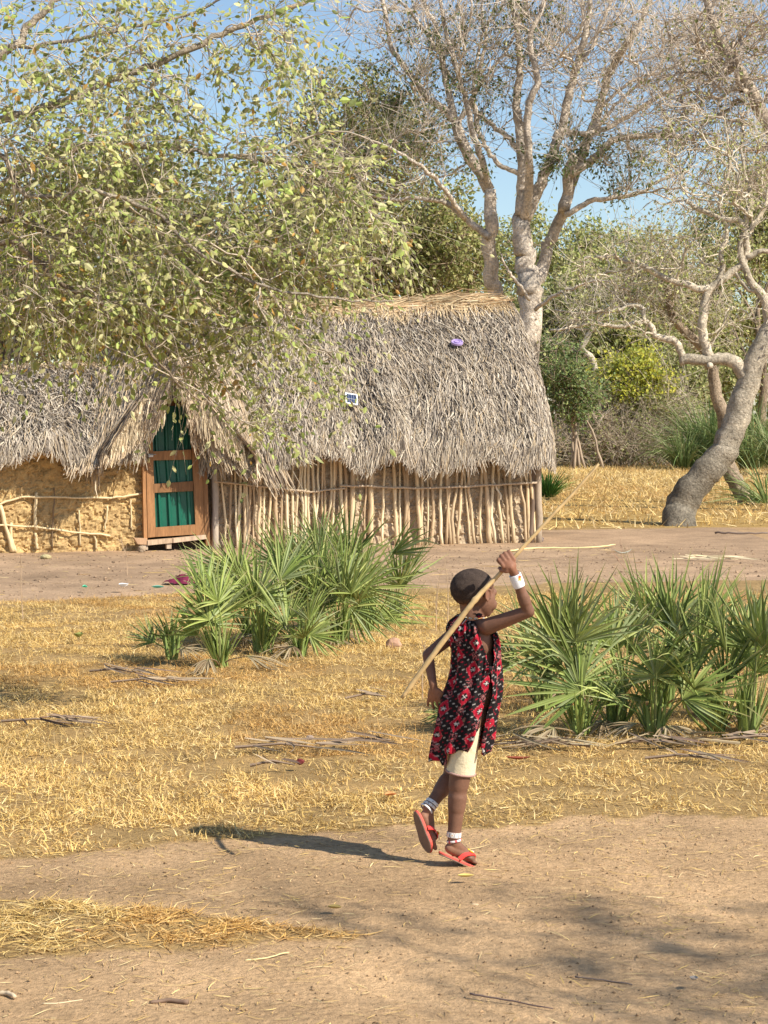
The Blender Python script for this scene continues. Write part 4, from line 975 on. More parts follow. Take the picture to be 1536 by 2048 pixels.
# --- the near tree whose branches hang over the picture from the left
D3 = 10.2; t = Tree(107); r = t.r; B = A([.50, .42, .33])
def X3(*p): return [at(a, b, D3+(c[0] if c else 0)) for a, b, *c in p]
b0 = A([-4.6, 10.6, -.1])
tr0 = t.limb([b0, b0+A([.1, 0, 1.1]), b0+A([.35, -.1, 2.0]), b0+A([.5, -.2, 3.2]), b0+A([.6, -.3, 4.6])], .20, .09, 20, BARKD*1.2, 12, .012)
o1, o2, o3 = tr0[8], tr0[11], tr0[14]
BR = [([o3, *X3((-300, 330, .2), (-60, 255), (0, 238), (100, 212), (240, 155), (330, 122), (440, 70), (520, 38), (640, -10), (760, -60))], .036, .010, B),
 ([o3, *X3((-250, 250, -.2), (0, 110, -.3), (60, 50, -.3), (110, 0, -.3), (150, -60, -.3))], .035, .014, B*.9),
 ([o2, *X3((-250, 520, .1), (-80, 420), (40, 350), (150, 300), (250, 290), (350, 297), (450, 312), (600, 328), (720, 345), (800, 380))], .032, .005, B),
 ([o2, *X3((-200, 480, .3), (0, 440, .3), (60, 452, .3), (105, 470, .3), (200, 470, .3), (400, 430, .3), (500, 448, .3), (600, 457, .3), (760, 458, .3), (840, 470, .3))], .026, .004, B*.9),
 ([o1, *X3((-250, 560, -.4), (0, 484, -.4), (70, 520, -.4), (130, 570, -.4), (250, 640, -.4), (330, 740, -.4), (400, 800, -.4))], .026, .004, BARKD),
 ([o1, *X3((-250, 640, .5), (-60, 600, .5), (150, 600, .5), (300, 620, .5), (450, 700, .5), (530, 800, .5), (550, 900, .5))], .024, .004, B*.85),
 ([o2, *X3((-100, 400, .6), (100, 470, .6), (230, 540, .6), (400, 590, .6), (470, 640, .6), (640, 700, .6), (720, 740, .6))], .024, .004, B*.9),
 ([o3, *X3((-150, 120, .5), (80, 90, .5), (240, 60, .5), (400, 20, .5), (500, -40, .5))], .020, .005, B*.8),
 ([o2, *X3((-100, 300, -.5), (50, 390, -.5), (180, 383, -.5), (300, 420, -.5), (420, 520, -.5), (560, 580, -.5), (700, 600, -.5), (790, 600, -.5))], .020, .004, B*.85),
]
for pts, a, b, cc in BR: t.limb(pts, a*.72, b*.8, len(pts)*5, cc, 7, .006)
for pts, a in (([(240, 155), (330, 190), (440, 270), (520, 300)], .007), ([(450, 312), (540, 305), (600, 280), (680, 262), (760, 285)], .007), ([(250, 290), (290, 272), (350, 278), (420, 300)], .006), ([(60, 520, -.4), (100, 600, -.4), (110, 700, -.4)], .007)):
    t.limb(X3(*pts), a, .003, 16, B, 5, .003, thin=True)
BL3 = [(90, 100, D3, 170, 150, .7, 80), (300, 110, D3, 130, 120, .7, 55), (520, 90, D3, 130, 110, .6, 55), (120, 300, D3, 200, 100, .8, 150), (330, 300, D3, 170, 130, .8, 95),
       (560, 330, D3, 140, 120, .7, 90), (680, 400, D3, 110, 80, .6, 45), (800, 450, D3, 60, 40, .4, 8), (180, 480, D3, 230, 130, .9, 185), (400, 500, D3, 190, 130, .8, 140), (590, 500, D3, 140, 100, .7, 85), (700, 520, D3, 80, 60, .5, 16),
       (120, 620, D3, 190, 70, .8, 120), (330, 640, D3, 170, 80, .8, 80), (540, 650, D3, 120, 70, .7, 38), (650, 740, D3, 70, 40, .5, 10), (550, 820, D3, 60, 80, .4, 20), (380, 760, D3, 70, 40, .4, 16), (-150, 400, D3, 150, 350, .9, 60)]
tg = blob(BL3, r)
t.grow(tg, .0020, .22, (0, 0, .0), 6, B*1.05, .6, .10, 4, .42)
# leafy sprigs: arching, leaves in two rows
tips, td = t.nodes, t.noded
n = 3500; k = r.integers(0, len(tips), n); d = unit(td[k]*.7+r.normal(size=(n, 3))*.55+A([.22, 0, -.22]))
C = twigs(t.wood, tips[k], d, r.uniform(.14, .42, n), .0016, r, 5, 3, .22, -.28, B*r.uniform(.7, 1.15, (n, 1)))
# bare fine twigs
t.twig(600, .15, .6, .0018, .9, .0, .3, B*1.1, 5)
NL = 8; N = n; P = []; Dd = []; Nn = []
T = unit(np.gradient(C, axis=1)); up = A([0, 0, 1.])
lat = unit(np.cross(T, unit(up+r.normal(size=(N, 1, 3))*.5)))
for m in range(NL):
    u = (.18+.82*m/(NL-1))*(C.shape[1]-1); a = min(int(u), C.shape[1]-2); f = u-a
    p = C[:, a]*(1-f)+C[:, a+1]*f; tt_ = T[:, a]; sg = 1 if m % 2 else -1
    if m == NL-1: dd = tt_
    else: dd = unit(lat[:, a]*sg*.85+tt_*.45+r.normal(size=(N, 3))*.22+A([0, 0, -.30]))
    keep = r.uniform(0, 1, N) < .72
    P.append(p[keep]); Dd.append(dd[keep]); Nn.append(unit(A([.65, -.65, .7])+r.normal(size=(keep.sum(), 3))*.5))
P = np.concatenate(P); Dd = np.concatenate(Dd); Nn = np.concatenate(Nn); n = len(P)
LL_ = r.uniform(.024, .046, n)*np.where(r.uniform(0, 1, n) < .15, 1.35, 1)*np.repeat(1, n); WW_ = LL_*r.uniform(.22, .31, n)
col = KHAKI[r.integers(0, len(KHAKI), n)]*r.uniform(.75, 1.25, (n, 1))
q = r.uniform(0, 1, n); col = np.where((q < .03)[:, None], A([.50, .30, .08]), col); col = np.where(((q > .03) & (q < .13))[:, None], A([.42, .52, .14])*r.uniform(.8, 1.2, (n, 1)), col)
def oval(P, D, Nn, L, W):
    tq = A([0, .3, .68, 1.0]); wq = A([.05, .95, .8, .03]); s = unit(np.cross(D, Nn)); nn = np.cross(s, D)
    C = P[:, None]+D[:, None]*(L[:, None]*tq[None])[..., None]-nn[:, None]*(L[:, None]*tq[None]**2*.16)[..., None]
    return C, W[:, None]*wq[None], s
gx, gy = project(P); inv = (gx > -20) & (gx < 1500) & (gy > 0); idx = np.where(inv)[0]
order = idx[np.argsort(P[idx, 1]/LL_[idx])][:300]; mask = np.zeros(n, bool); mask[order] = True
NT = finish(t, 'overhanging_tree', (b0[0], b0[1], 0), 'near tree reaching in from the left with drooping khaki green leaves', 'tree')
g = Geo(); k = ~mask; C_, W_, s_ = oval(P[k], Dd[k], Nn[k], LL_[k], WW_[k]); ribbons(g, C_, W_, s_, col[k], fold=.4); build(g, 'foliage', M['leaf'], NT, kind='stuff')
C_, W_, s_ = oval(P[mask], Dd[mask], Nn[mask], LL_[mask], WW_[mask])
for k in range(len(C_)):
    g = Geo(); ribbons(g, C_[k:k+1], W_[k:k+1], s_[k:k+1], col[mask][k:k+1], fold=.4); build(g, 'leaf', M['leaf'], NT)

# tree standing outside the view at lower right: its crown throws the soft shade on the path
t = Tree(108); r = t.r; b0 = A([8.8, -2.0, 0])
t.limb([b0+A([0, 0, -.1]), b0+A([-.1, .1, 2]), b0+A([-.3, .3, 4]), b0+A([-.6, .6, 6.2])], .22, .08, 20, BARKD, 10, .02)
tg = []
for px_, py_, h, rr, nn in ((820, 1845, 5.3, .20, 8), (1080, 1812, 5.5, .25, 6), (1200, 1820, 5.5, .12, 3), (1150, 1862, 5.7, .28, 7), (960, 1900, 5.4, .24, 7), (1080, 1925, 5.6, .15, 4), (1400, 1880, 5.9, .22, 5), (1480, 1910, 6.0, .2, 6), (1350, 1960, 5.9, .24, 11), (1500, 1975, 6.1, .25, 12), (1180, 1990, 5.6, .18, 5), (1250, 2030, 5.8, .2, 6), (1650, 1950, 6.3, .4, 20), (1800, 1900, 6.4, .5, 24)):
    q_ = gp(px_, py_); k = h/math.tan(ELEV); c = A([q_[0]+SUN[0]*k, q_[1]+SUN[1]*k, h]); tg.append(c+r.normal(size=(nn, 3))*A([rr, rr*.45, .15]))
tg = np.concatenate(tg)
for e in tg[::24]:
    s = t.pos[r.integers(12, 18)]; t.limb([s, (s+e)/2+A([.3, -.3, .0]), e], .025, .006, 12, BARKD, 6, .02)
t.grow(tg, .0028, .1, (0, 0, .1), 5, BARKD, .6, .1, 5); C = t.twig(420, .12, .3, .003, 1.1, 0, .3, BARKD, 4, (t.tips, t.tipd))
g = Geo(); leaf_on(C, 800, r, .055, .02, OLIVE, g, .3, .6, .06); finish(t, 'shade_tree', b0, 'leafy tree beside the path at lower right throwing soft shade', 'tree', foliage=g)

# ------------------------------------------------------------------ fan palms
PALM = A([[.23, .30, .075], [.33, .39, .11], [.12, .17, .045], [.42, .46, .15], [.24, .29, .09], [.30, .35, .16]])
PALMY = A([[.36, .44, .12], [.42, .46, .18], [.30, .40, .10]])
DRYP = A([[.42, .33, .20], [.34, .25, .15], [.50, .41, .26]])
def frond(parent, base, hub, axis, nrm, spread, n, L, W, r, pal, cone=.16, droop=.055, stemc=A([.34, .42, .12])):
    """one fan leaf: stalk from base to hub, n folded blades spread in a fan round axis"""
    g = Geo(); a = unit(A(axis)); nn = unit(A(nrm)-a*np.dot(nrm, a)); s = np.cross(nn, a)
    mid = (A(base)+A(hub))/2+A([0, 0, .04])*np.linalg.norm(A(hub)-A(base))-unit(a*A([1, 1, 0])+1e-6)*.03
    tube(g, curve([base, mid, hub], 7), np.linspace(.009, .005, 7), 6, stemc, flat=.7)
    th = np.linspace(-.5, .5, n)*spread+r.normal(size=n)*.035; rel = th/(spread/2)
    d = a*np.cos(th)[:, None]+s*np.sin(th)[:, None]+nn*(cone*np.abs(rel)**1.2+r.normal(size=n)*.05)[:, None]; d = unit(d)
    Ln = L*(1-.30*np.abs(rel)**1.6)*r.uniform(.86, 1.08, n); K = 7; t = np.linspace(0, 1, K)
    C = A(hub)+d[:, None]*(Ln[:, None]*t[None])[..., None]; C[..., 2] -= (droop*r.uniform(.3, 1.6, n)*Ln)[:, None]*t[None]**2.6
    C += (r.normal(size=(n, 3))*.02)[:, None]*(t[None, :, None]**2)
    brk = r.uniform(0, 1, n) < .17; C[brk, 4:, 2] -= (Ln[brk, None]*A([.06, .17, .30])[None])
    C[..., 2] = np.maximum(C[..., 2], .012)
    Wd = W*r.uniform(.8, 1.15, n)[:, None]*A([.42, .85, 1, .92, .72, .42, .05])[None]
    c = pal[r.integers(0, len(pal), n)]*r.uniform(.82, 1.15, (n, 1)); c3 = np.repeat(c[:, None], K, 1)
    c3[:, 0] = c3[:, 0]*.5+A([.36, .42, .12])*.5; dry = r.uniform(0, 1, n) < .45; c3[dry, -1] = A([.45, .33, .18]); c3[dry, -2] = c3[dry, -2]*.6+A([.42, .34, .16])*.4
    ribbons(g, C, Wd, np.cross(nn[None], d), c3, fold=.55)
    return build(g, 'frond', M['palm'], parent)
def palm(seed, name, label, base, fr, grp, L=.42, W=.0088, extra=4, pal=PALM, spears=3, hgt=.42):
    L = L*1.12; W = W*.80
    """fr: explicit fans ((hub px, py, depth offset), (tip px, py), spread deg, n, scale)"""
    r = np.random.default_rng(seed); root = empty(name, base, label, 'palm', grp); D = base[1]
    for (hx, hy, dd), (tx, ty), sp, n, scl in fr:
        hub = at(hx, hy, D+dd); tip = at(tx, ty, D+dd+r.normal()*.1); ax = unit(tip-hub); Lh = np.linalg.norm(tip-hub) if scl is None else L*scl
        nrm = unit(A([r.normal()*.25, -1, .35+r.normal()*.2])); frond(root, base+A([r.normal()*.03, r.normal()*.03, 0]), hub, ax, nrm, math.radians(sp), n, Lh, W, r, pal)
    for k in range(extra):
        a = r.uniform(0, 2*math.pi); e = r.uniform(.05, .85); ax = A([math.cos(a)*math.sin(e), math.sin(a)*math.sin(e), math.cos(e)]); hub = base+ax*hgt*r.uniform(.6, 1.15); ax2 = unit(ax+A([0, 0, -.25*e]))
        nrm = unit(A([-ax[0]*.6, -ax[1]*.6-.3, 1.0-.4*e])+r.normal(size=3)*.2); frond(root, base+A([r.normal()*.03, r.normal()*.03, 0]), hub, ax2, nrm, math.radians(r.uniform(80, 170)), r.integers(14, 22), L*r.uniform(.75, 1.1), W, r, pal*r.uniform(.85, 1.05))
    for k in range(r.integers(1, 3)):
        a = r.uniform(0, 2*math.pi); ax = unit(A([math.cos(a), math.sin(a), .25])); hub = base+ax*hgt*r.uniform(.3, .6); hub[2] = max(hub[2], .08)
        frond(root, base, hub, unit(ax-A([0, 0, .5])), A([-ax[0]*.3, -ax[1]*.3-.3, 1.]), math.radians(r.uniform(50, 110)), 10, L*.7, W*.9, r, DRYP*.9, droop=.3, stemc=DRYP[1])
    g = Geo(); n = spears*9; a = r.uniform(0, 2*math.pi, n); e = r.uniform(.03, .75, n)**1.3; d = unit(np.stack([np.cos(a)*np.sin(e), np.sin(a)*np.sin(e), np.cos(e)], 1)); Ls = r.uniform(.5, 1.0, n)*L*.95; K = 6; t = np.linspace(0, 1, K)
    C = (base+np.stack([np.cos(a), np.sin(a), a*0], 1)*.02)[:, None]+d[:, None]*(Ls[:, None]*t[None])[..., None]
    ribbons(g, C, W*1.0*r.uniform(.7, 1.1, n)[:, None]*A([.8, 1, 1, .85, .5, .06])[None], np.stack([-np.sin(a), np.cos(a), a*0], 1), PALMY[r.integers(0, 3, n)]*r.uniform(.6, 1.0, (n, 1)), fold=.6)
    for q in range(5):
        an = q*1.3; st = base+A([math.cos(an)*.02, math.sin(an)*.02, -.03]); tube(g, [st, st+A([math.cos(an)*.02, math.sin(an)*.02, .10]), st+A([math.cos(an)*.035, math.sin(an)*.035, .2])], [.018, .014, .006], 6, A([.26, .34, .10]))
    build(g, 'stem', M['palm'], root)
    return root
GR = 'fan palms of the right hand thicket'; GL = 'fan palms of the left hand thicket'
palm(501, 'fan_palm', 'fan palm nearest the child on the right with one tall upright fan', gp(1160, 1478), [((1117, 1292, 0), (1065, 1160), 200, 30, .98), ((1120, 1290, .04), (1160, 1115), 70, 10, 1.0), ((1162, 1383, -.05), (1010, 1300), 150, 22, .95), ((1150, 1390, .1), (1240, 1260), 120, 16, .8)], GR, extra=4, W=.0095)
palm(502, 'fan_palm', 'fan palm second from the left in the right thicket with dark folded fans', gp(1232, 1462), [((1250, 1387, .0), (1150, 1270), 150, 20, .85), ((1235, 1300, .15), (1190, 1170), 110, 16, .8), ((1260, 1310, .2), (1310, 1190), 90, 14, .8)], GR, extra=5, W=.0095)
palm(503, 'fan_palm', 'small bright fan palm low in the middle of the right thicket', gp(1308, 1478), [((1311, 1353, -.05), (1315, 1240), 215, 26, .62), ((1300, 1400, .1), (1270, 1300), 120, 14, .7)], GR, extra=3, W=.0088, L=.38, hgt=.25)
palm(504, 'fan_palm', 'fan palm with a wide fan held out low to the right', gp(1432, 1472), [((1366, 1398, -.15), (1490, 1345), 150, 20, .85), ((1398, 1318, .0), (1330, 1230), 160, 24, .75), ((1405, 1270, .1), (1455, 1105), 46, 12, 1.0)], GR, extra=4, W=.0095)
palm(505, 'fan_palm', 'fan palm at the right edge with a pale green sheath and upright fan', gp(1496, 1478), [((1498, 1293, .0), (1490, 1170), 170, 24, .85), ((1530, 1300, -.1), (1600, 1200), 150, 20, .8)], GR, extra=3, W=.0095, spears=5)
palm(506, 'fan_palm', 'fan palm at the back of the right thicket with pointed fans against the yard', gp(1330, 1415), [((1330, 1250, .1), (1290, 1150), 130, 18, .8), ((1400, 1260, .2), (1440, 1150), 100, 16, .9), ((1290, 1270, .2), (1240, 1190), 120, 16, .8)], GR, extra=5, W=.0095)
palm(507, 'fan_palm', 'fan palm behind the child with low fans showing under the raised arm', gp(1085, 1420), [((1030, 1330, 0), (980, 1290), 120, 14, .7), ((1100, 1330, .1), (1080, 1230), 140, 18, .8)], GR, extra=4, W=.0088)
palm(508, 'fan_palm', 'fan palm just outside the right edge whose blades reach into view', gp(1600, 1450), [((1570, 1330, 0), (1500, 1240), 160, 20, .9)], GR, extra=5, W=.0095)
palm(509, 'fan_palm', 'small fan palm leaf fanned flat on the grass left of the child', gp(905, 1455), [((890, 1425, .1), (840, 1430), 120, 12, .45)], GR, extra=1, W=.007, L=.28, spears=1, hgt=.12)
palm(521, 'fan_palm', 'tall fan palm at the right end of the left thicket with a great round fan', gp(735, 1262), [((722, 1176, -.1), (860, 1180), 190, 30, 1.0), ((700, 1120, .2), (700, 1000), 90, 16, 1.0), ((785, 1108, .1), (872, 1052), 60, 14, .85), ((690, 1150, .1), (760, 1030), 100, 16, 1.0), ((640, 1130, .2), (660, 1030), 120, 18, .9)], GL, extra=6, L=.50, W=.0105)
palm(522, 'fan_palm', 'fan palm in the middle of the left thicket with shaded inner fans', gp(640, 1282), [((580, 1150, .1), (560, 1070), 160, 20, .9), ((605, 1228, -.2), (665, 1195), 110, 16, .6), ((650, 1180, 0), (640, 1060), 150, 20, .9), ((600, 1170, .2), (610, 1060), 130, 18, .9)], GL, extra=6, L=.46, W=.0105)
palm(523, 'fan_palm', 'fan palm with a long fan stretching up and left before the hut door', gp(525, 1305), [((472, 1145, 0), (365, 1108), 60, 14, .95), ((478, 1150, .05), (440, 1040), 110, 16, .7), ((512, 1197, -.1), (500, 1110), 200, 24, .7), ((560, 1160, .1), (600, 1060), 110, 16, .85)], GL, extra=5, L=.44, W=.0105, pal=PALM*1.1)
palm(524, 'fan_palm', 'light green fan palm with upright pleated blades at the front of the left thicket', gp(440, 1334), [((412, 1250, 0), (400, 1150), 200, 26, .75), ((440, 1230, .1), (470, 1140), 130, 18, .8), ((395, 1270, .1), (360, 1225), 100, 12, .6)], GL, extra=3, L=.42, W=.0098, pal=PALM*1.2, spears=6)
palm(525, 'fan_palm', 'little fan palm standing alone at the left foot of the left thicket', gp(343, 1318), [((336, 1275, 0), (322, 1210), 90, 8, .7)], GL, extra=2, L=.30, W=.007, spears=2, hgt=.14)
palm(526, 'fan_palm', 'dark fan palm at the back of the left thicket close to the yard', gp(600, 1215), [((560, 1130, 0), (520, 1060), 150, 18, .9), ((640, 1100, .1), (650, 1010), 130, 18, .9)], GL, extra=6, L=.48, W=.0105, pal=PALM*.85)
palm(527, 'fan_palm', 'fan palm with drooping fans spreading right over the dry fronds', gp(790, 1245), [((760, 1230, -.1), (860, 1245), 150, 20, .9), ((740, 1240, -.15), (800, 1290), 110, 12, .8)], GL, extra=3, L=.46, W=.009)

palm(528, 'fan_palm', 'fan palm filling the heart of the left thicket below the round fan', gp(680, 1290), [((700, 1215, 0), (760, 1290), 150, 18, .8), ((660, 1200, .1), (620, 1120), 140, 18, .8)], GL, extra=6, L=.44, W=.0105)
palm(529, 'fan_palm', 'fan palm between the light green one and the middle of the left thicket', gp(500, 1285), [((470, 1210, 0), (430, 1130), 150, 18, .8), ((520, 1230, -.1), (560, 1300), 140, 16, .6)], GL, extra=6, L=.44, W=.0105, pal=PALM*1.05)
palm(530, 'fan_palm', 'low fan palm spreading at the front right of the left thicket', gp(600, 1312), [((620, 1270, 0), (700, 1262), 150, 18, .7)], GL, extra=5, L=.36, W=.0098, hgt=.25)
# dead fronds heaped at their feet, each a thing
def dead_frond(seed, px, py, ang, L, n, label, name='dead_palm_frond', col=None, grp='dead palm fronds on the grass', dz=.02):
    L = L*.8; n = int(n*1.3); ang = ang+((seed*37) % 11-5)*.09
    r = np.random.default_rng(seed); b = gp(px, py); a = A([math.cos(ang), math.sin(ang), 0]); s = A([-math.sin(ang), math.cos(ang), 0]); g = Geo(); pal = DRYP if col is None else col
    tube(g, [b+A([0, 0, dz]), b+a*L*.5+A([0, 0, dz+.02]), b+a*L+A([0, 0, dz])], [.008, .006, .004], 5, pal[0]); root = empty(name, b, label, 'dead frond', grp); build(g, 'stalk', M['litter'], root)
    g = Geo(); th = r.normal(size=n)*.55; d = a*np.cos(th)[:, None]+s*np.sin(th)[:, None]; Ln = L*r.uniform(.3, .8, n); K = 5; t = np.linspace(0, 1, K)
    st = b+a*L*r.uniform(.1, .9, (n, 1)); C = st[:, None]+d[:, None]*(Ln[:, None]*t[None])[..., None]+r.normal(size=(n, 1, 3))*.16*L*t[None, :, None]**2; C[..., 2] = dz+r.uniform(0, .05, (n, 1))*(1-t[None])+.005
    ribbons(g, C, .0065*r.uniform(.6, 1.2, n)[:, None]*A([.5, 1, 1, .7, .1])[None], np.repeat(s[None]+A([0, 0, .5]), n, 0)+r.normal(size=(n, 3))*.3, pal[r.integers(0, len(pal), n)]*r.uniform(.6, 1.1, (n, 1)), fold=.5)
    build(g, 'blades', M['litter'], root)
GREYD = A([[.24, .17, .12], [.32, .24, .17], [.40, .31, .21], [.18, .12, .09]])
DF = [(1000, 1500, .1, .5, 12, 'long pale dead frond lying right of the child below the palms', DRYP), (1180, 1505, 3.0, .6, 14, 'brown dead frond at the foot of the palm nearest the child', GREYD), (1320, 1500, .15, .6, 12, 'dead frond under the small bright palm', GREYD),
 (1230, 1500, -.5, .45, 9, 'dead frond slanting down over the grass below the right thicket', GREYD), (1400, 1495, .3, .7, 14, 'dead frond under the wide held out fan', GREYD), (1480, 1500, 2.8, .6, 12, 'dead frond at the foot of the edge palm', DRYP), (1120, 1490, .2, .5, 10, 'grey dead frond in the shade behind the child', GREYD),
 (1290, 1530, .35, .4, 7, 'short dead frond below the slanting one', GREYD), (470, 1508, .02, .55, 9, 'brown dead frond lying flat in the middle of the grass', GREYD), (640, 1502, .1, .45, 6, 'split dead frond left of the child', GREYD), (690, 1488, -.05, .5, 8, 'dead frond with a dark curled end beside the child', GREYD),
 (180, 1352, .0, .45, 8, 'thin dead frond lying left of the left thicket', GREYD), (220, 1375, .05, .5, 7, 'second dead frond lying below the little palm', GREYD), (600, 1282, .0, .6, 10, 'dead frond under the drooping fans of the left thicket', DRYP), (700, 1288, -.1, .5, 8, 'grey dead frond right of the left thicket', GREYD), (0, 1455, .05, .5, 8, 'dark dead frond at the left edge of the grass', GREYD), (500, 1545, 0, .25, 5, 'curled bit of dead frond below the flat brown one', GREYD), (690, 1408, -.1, .3, 5, 'small dark dead frond in the open grass', GREYD)]
for k, (px, py, an, L, n, lab, c) in enumerate([q for i_, q in enumerate(DF) if i_ % 4 != 2]): dead_frond(600+k, px, py, an, L, n, lab, col=c, dz=.032)
def leafthing(name, px, py, L, W, ang, col, label, cat='dead leaf', curl=.35, z=.03, grp=None):
    b = gp(px, py); b[2] = 0; g = Geo(); K = 8; t = np.linspace(0, 1, K); a = A([math.cos(ang), math.sin(ang), 0]); C = (b+A([0, 0, z]))[None]+a[None]*L*t[:, None]; C[:, 2] += curl*L*(t-.5)**2*1.2
    m = 5; wv = np.sin(np.pi*np.clip(t, .02, .97))**.7*W; s = A([-a[1], a[0], 0]); V = []
    for k in range(K):
        for j in range(m): u = (j/(m-1)-.5)*2; V.append(C[k]+s*u*wv[k]+A([0, 0, 1])*(u*u)*wv[k]*.7)
    g.add(V, [(k*m+j, k*m+j+1, (k+1)*m+j+1, (k+1)*m+j) for k in range(K-1) for j in range(m-1)], None, col); o = build(g, name, M['litter']); md = o.modifiers.new('t', 'SOLIDIFY'); md.thickness = .0012
    return tag(o, label, cat, grp)
leafthing('fallen_leaf', 1012, 1532, .11, .016, -.05, A([.28, .07, .04]), 'shiny dark red fallen sheath on the grass right of the shorts')
leafthing('fallen_leaf', 770, 1607, .05, .02, .4, A([.62, .26, .10]), 'orange curled fallen leaf left of the lifted sandal')
leafthing('fallen_leaf', 655, 1835, .045, .014, -.2, A([.50, .36, .12]), 'rolled yellow brown leaf at the tip of the straw patch')
leafthing('fallen_leaf', 915, 1772, .055, .013, .1, A([.60, .46, .14]), 'yellow fallen leaf on the path below the sandals')
leafthing('fallen_leaf', 148, 1882, .035, .010, -.5, A([.50, .26, .12]), 'small orange brown leaf in the straw patch')
leafthing('fallen_leaf', 1385, 1985, .03, .012, 1.2, A([.42, .36, .30]), 'grey curled leaf standing up in the lower right shade', curl=.9)
leafthing('fallen_leaf', 152, 1290, .08, .035, 1.3, A([.26, .28, .08]), 'olive leaf standing up in the grass left of the little palm', curl=1.2, z=.05)
leafthing('fallen_leaf', 1228, 1112, .20, .03, 0, A([.62, .64, .55]), 'pale scrap of wrapper curled on the yard behind the right palms', 'scrap', curl=.9, z=.02)
leafthing('plastic_scrap', 164, 1186, .05, .03, .2, A([.1, .62, .40]), 'small bright green plastic scrap where the yard meets the grass', 'scrap', z=.05)
leafthing('plastic_scrap', 238, 1186, .09, .05, .5, A([.75, .77, .78]), 'crumpled white plastic scrap left of the left thicket', 'scrap', z=.05, curl=1.0)
leafthing('plastic_scrap', 303, 1187, .11, .03, 0, A([.12, .42, .34]), 'dull teal plastic scrap beside the white one', 'scrap', z=.05)
leafthing('plastic_scrap', 432, 1142, .10, .05, .3, A([.15, .25, .42]), 'blue plastic scrap behind the tip of the left thicket', 'scrap', z=.05)
# maroon rag
r = np.random.default_rng(9); b = gp(368, 1168); g = Geo(); n = 34; u, v = np.meshgrid(np.linspace(-1, 1, n), np.linspace(-1, 1, n)); rr = np.sqrt(u*u+v*v)
z = np.clip(.10*fbm(u*3.2+5, v*3.2, 77)*1.7-.03, 0.004, 1)*np.clip(1.15-rr, 0, 1)+.006+.025*np.abs(fbm(u*8, v*8, 78)-.5)
V = np.stack([b[0]+u*.21*(1+.2*(fbm(u*2, v*2, 6)-.5)), b[1]+v*.15, z], -1).reshape(-1, 3); q = A([(i*n+j, i*n+j+1, (i+1)*n+j+1, (i+1)*n+j) for i in range(n-1) for j in range(n-1)]); cx = V[q].mean(1); ok = ((cx[:, 0]-b[0])/.21)**2+((cx[:, 1]-b[1])/.15)**2 < .9+.4*(vn(cx[:, 0]*14, cx[:, 1]*14, 2)-.5)
g.add(V, q[ok], None, A([.15, .02, .05])); o = build(g, 'rag', M['cloth'], smooth=True); tag(o, 'crumpled maroon rag lying on the yard behind the left palms', 'rag')
def stick(name, pts, r0, r1, col, label, cat='stick', z=.012, grp=None):
    P = A([gp(x, y)+A([0, 0, z]) for x, y in pts]); P = curve(P, len(pts)*4); P[:, 2] += np.abs(np.random.default_rng(int(pts[0][0])).normal(size=len(P)))*r0*.4
    g = Geo(); tube(g, P, np.linspace(r0, r1, len(P)), 6, col); o = build(g, name, M['twig'], smooth=True); return tag(o, label, cat, grp)
stick('dry_stick', [(300, 2010), (335, 2006), (376, 2010)], .005, .007, A([.20, .13, .09]), 'short dark knobbly stick on the path at the bottom left', z=.006)
stick('dry_stick', [(940, 1992), (1000, 2002), (1106, 2022)], .003, .002, A([.22, .15, .12]), 'long thin dark stick on the path at the bottom', z=.005)
stick('dry_stick', [(1150, 1958), (1200, 1963), (1265, 1972)], .003, .002, A([.20, .15, .12]), 'thin dark stick lying in the lower right shade', z=.004)
stick('dry_stick', [(0, 1992), (14, 1994), (30, 2000)], .007, .006, A([.62, .48, .32]), 'stubby pale stick cut by the lower left edge', z=.008)
stick('dry_stick', [(490, 1925), (530, 1920), (578, 1908)], .003, .002, A([.72, .58, .30]), 'long bright straw stalk lying under the straw patch', z=.005)
stick('dry_stick', [(85, 2012), (120, 2010), (165, 2003)], .0025, .0015, A([.66, .54, .34]), 'pale thin stalk on the path at bottom left', z=.005)
stick('peeled_branch', [(1020, 1105), (1060, 1100), (1130, 1099), (1190, 1098), (1230, 1092)], .012, .008, A([.74, .60, .30]), 'long pale peeled branch lying on the yard right of the hut', z=.015)
stick('dry_stick', [(1430, 1069), (1470, 1070), (1536, 1070)], .016, .012, A([.20, .15, .12]), 'dark fallen branch along the far edge of the yard at right', z=.02)
stick('dry_stick', [(80, 1455), (120, 1452), (140, 1455)], .005, .004, A([.2, .12, .08]), 'short dark stick in the grass at the left', z=.05)
dead_frond(650, 1345, 1122, .02, .9, 16, 'straw coloured withered frond on the yard beyond the right palms', name='withered_frond', col=A([[.70, .60, .40], [.62, .52, .32]]), grp=None, dz=.02)
def stone(px, py, s, col, label, name='stone', cat='stone', seed=1, z=0):
    r = np.random.default_rng(seed); b = gp(px, py); g = Geo(); ellipsoid(g, (0, 0, 0), A([s[0], 0, 0]), A([0, s[1], 0]), A([0, 0, s[2]]), (1, 1, 1), 14, 9); V = g.v[0]; f = 1+.28*(fbm(V[:, 0]/s[0]*1.6+seed, V[:, 1]/s[1]*1.6+V[:, 2]/s[2]*2, seed)-.5)*2
    g.v[0] = V*f[:, None]+b+A([0, 0, s[2]*.55+z]); g.c[0] = np.broadcast_to(col, V.shape); o = build(g, name, M['stone'], smooth=False); tag(o, label, cat)
stone(1078, 1083, (.06, .05, .045), A([.22, .17, .15]), 'dark stone beside the corner post of the thatched hut')
stone(850, 1088, (.06, .05, .04), A([.16, .13, .12]), 'small dark stone at the foot of the pole wall', seed=2)
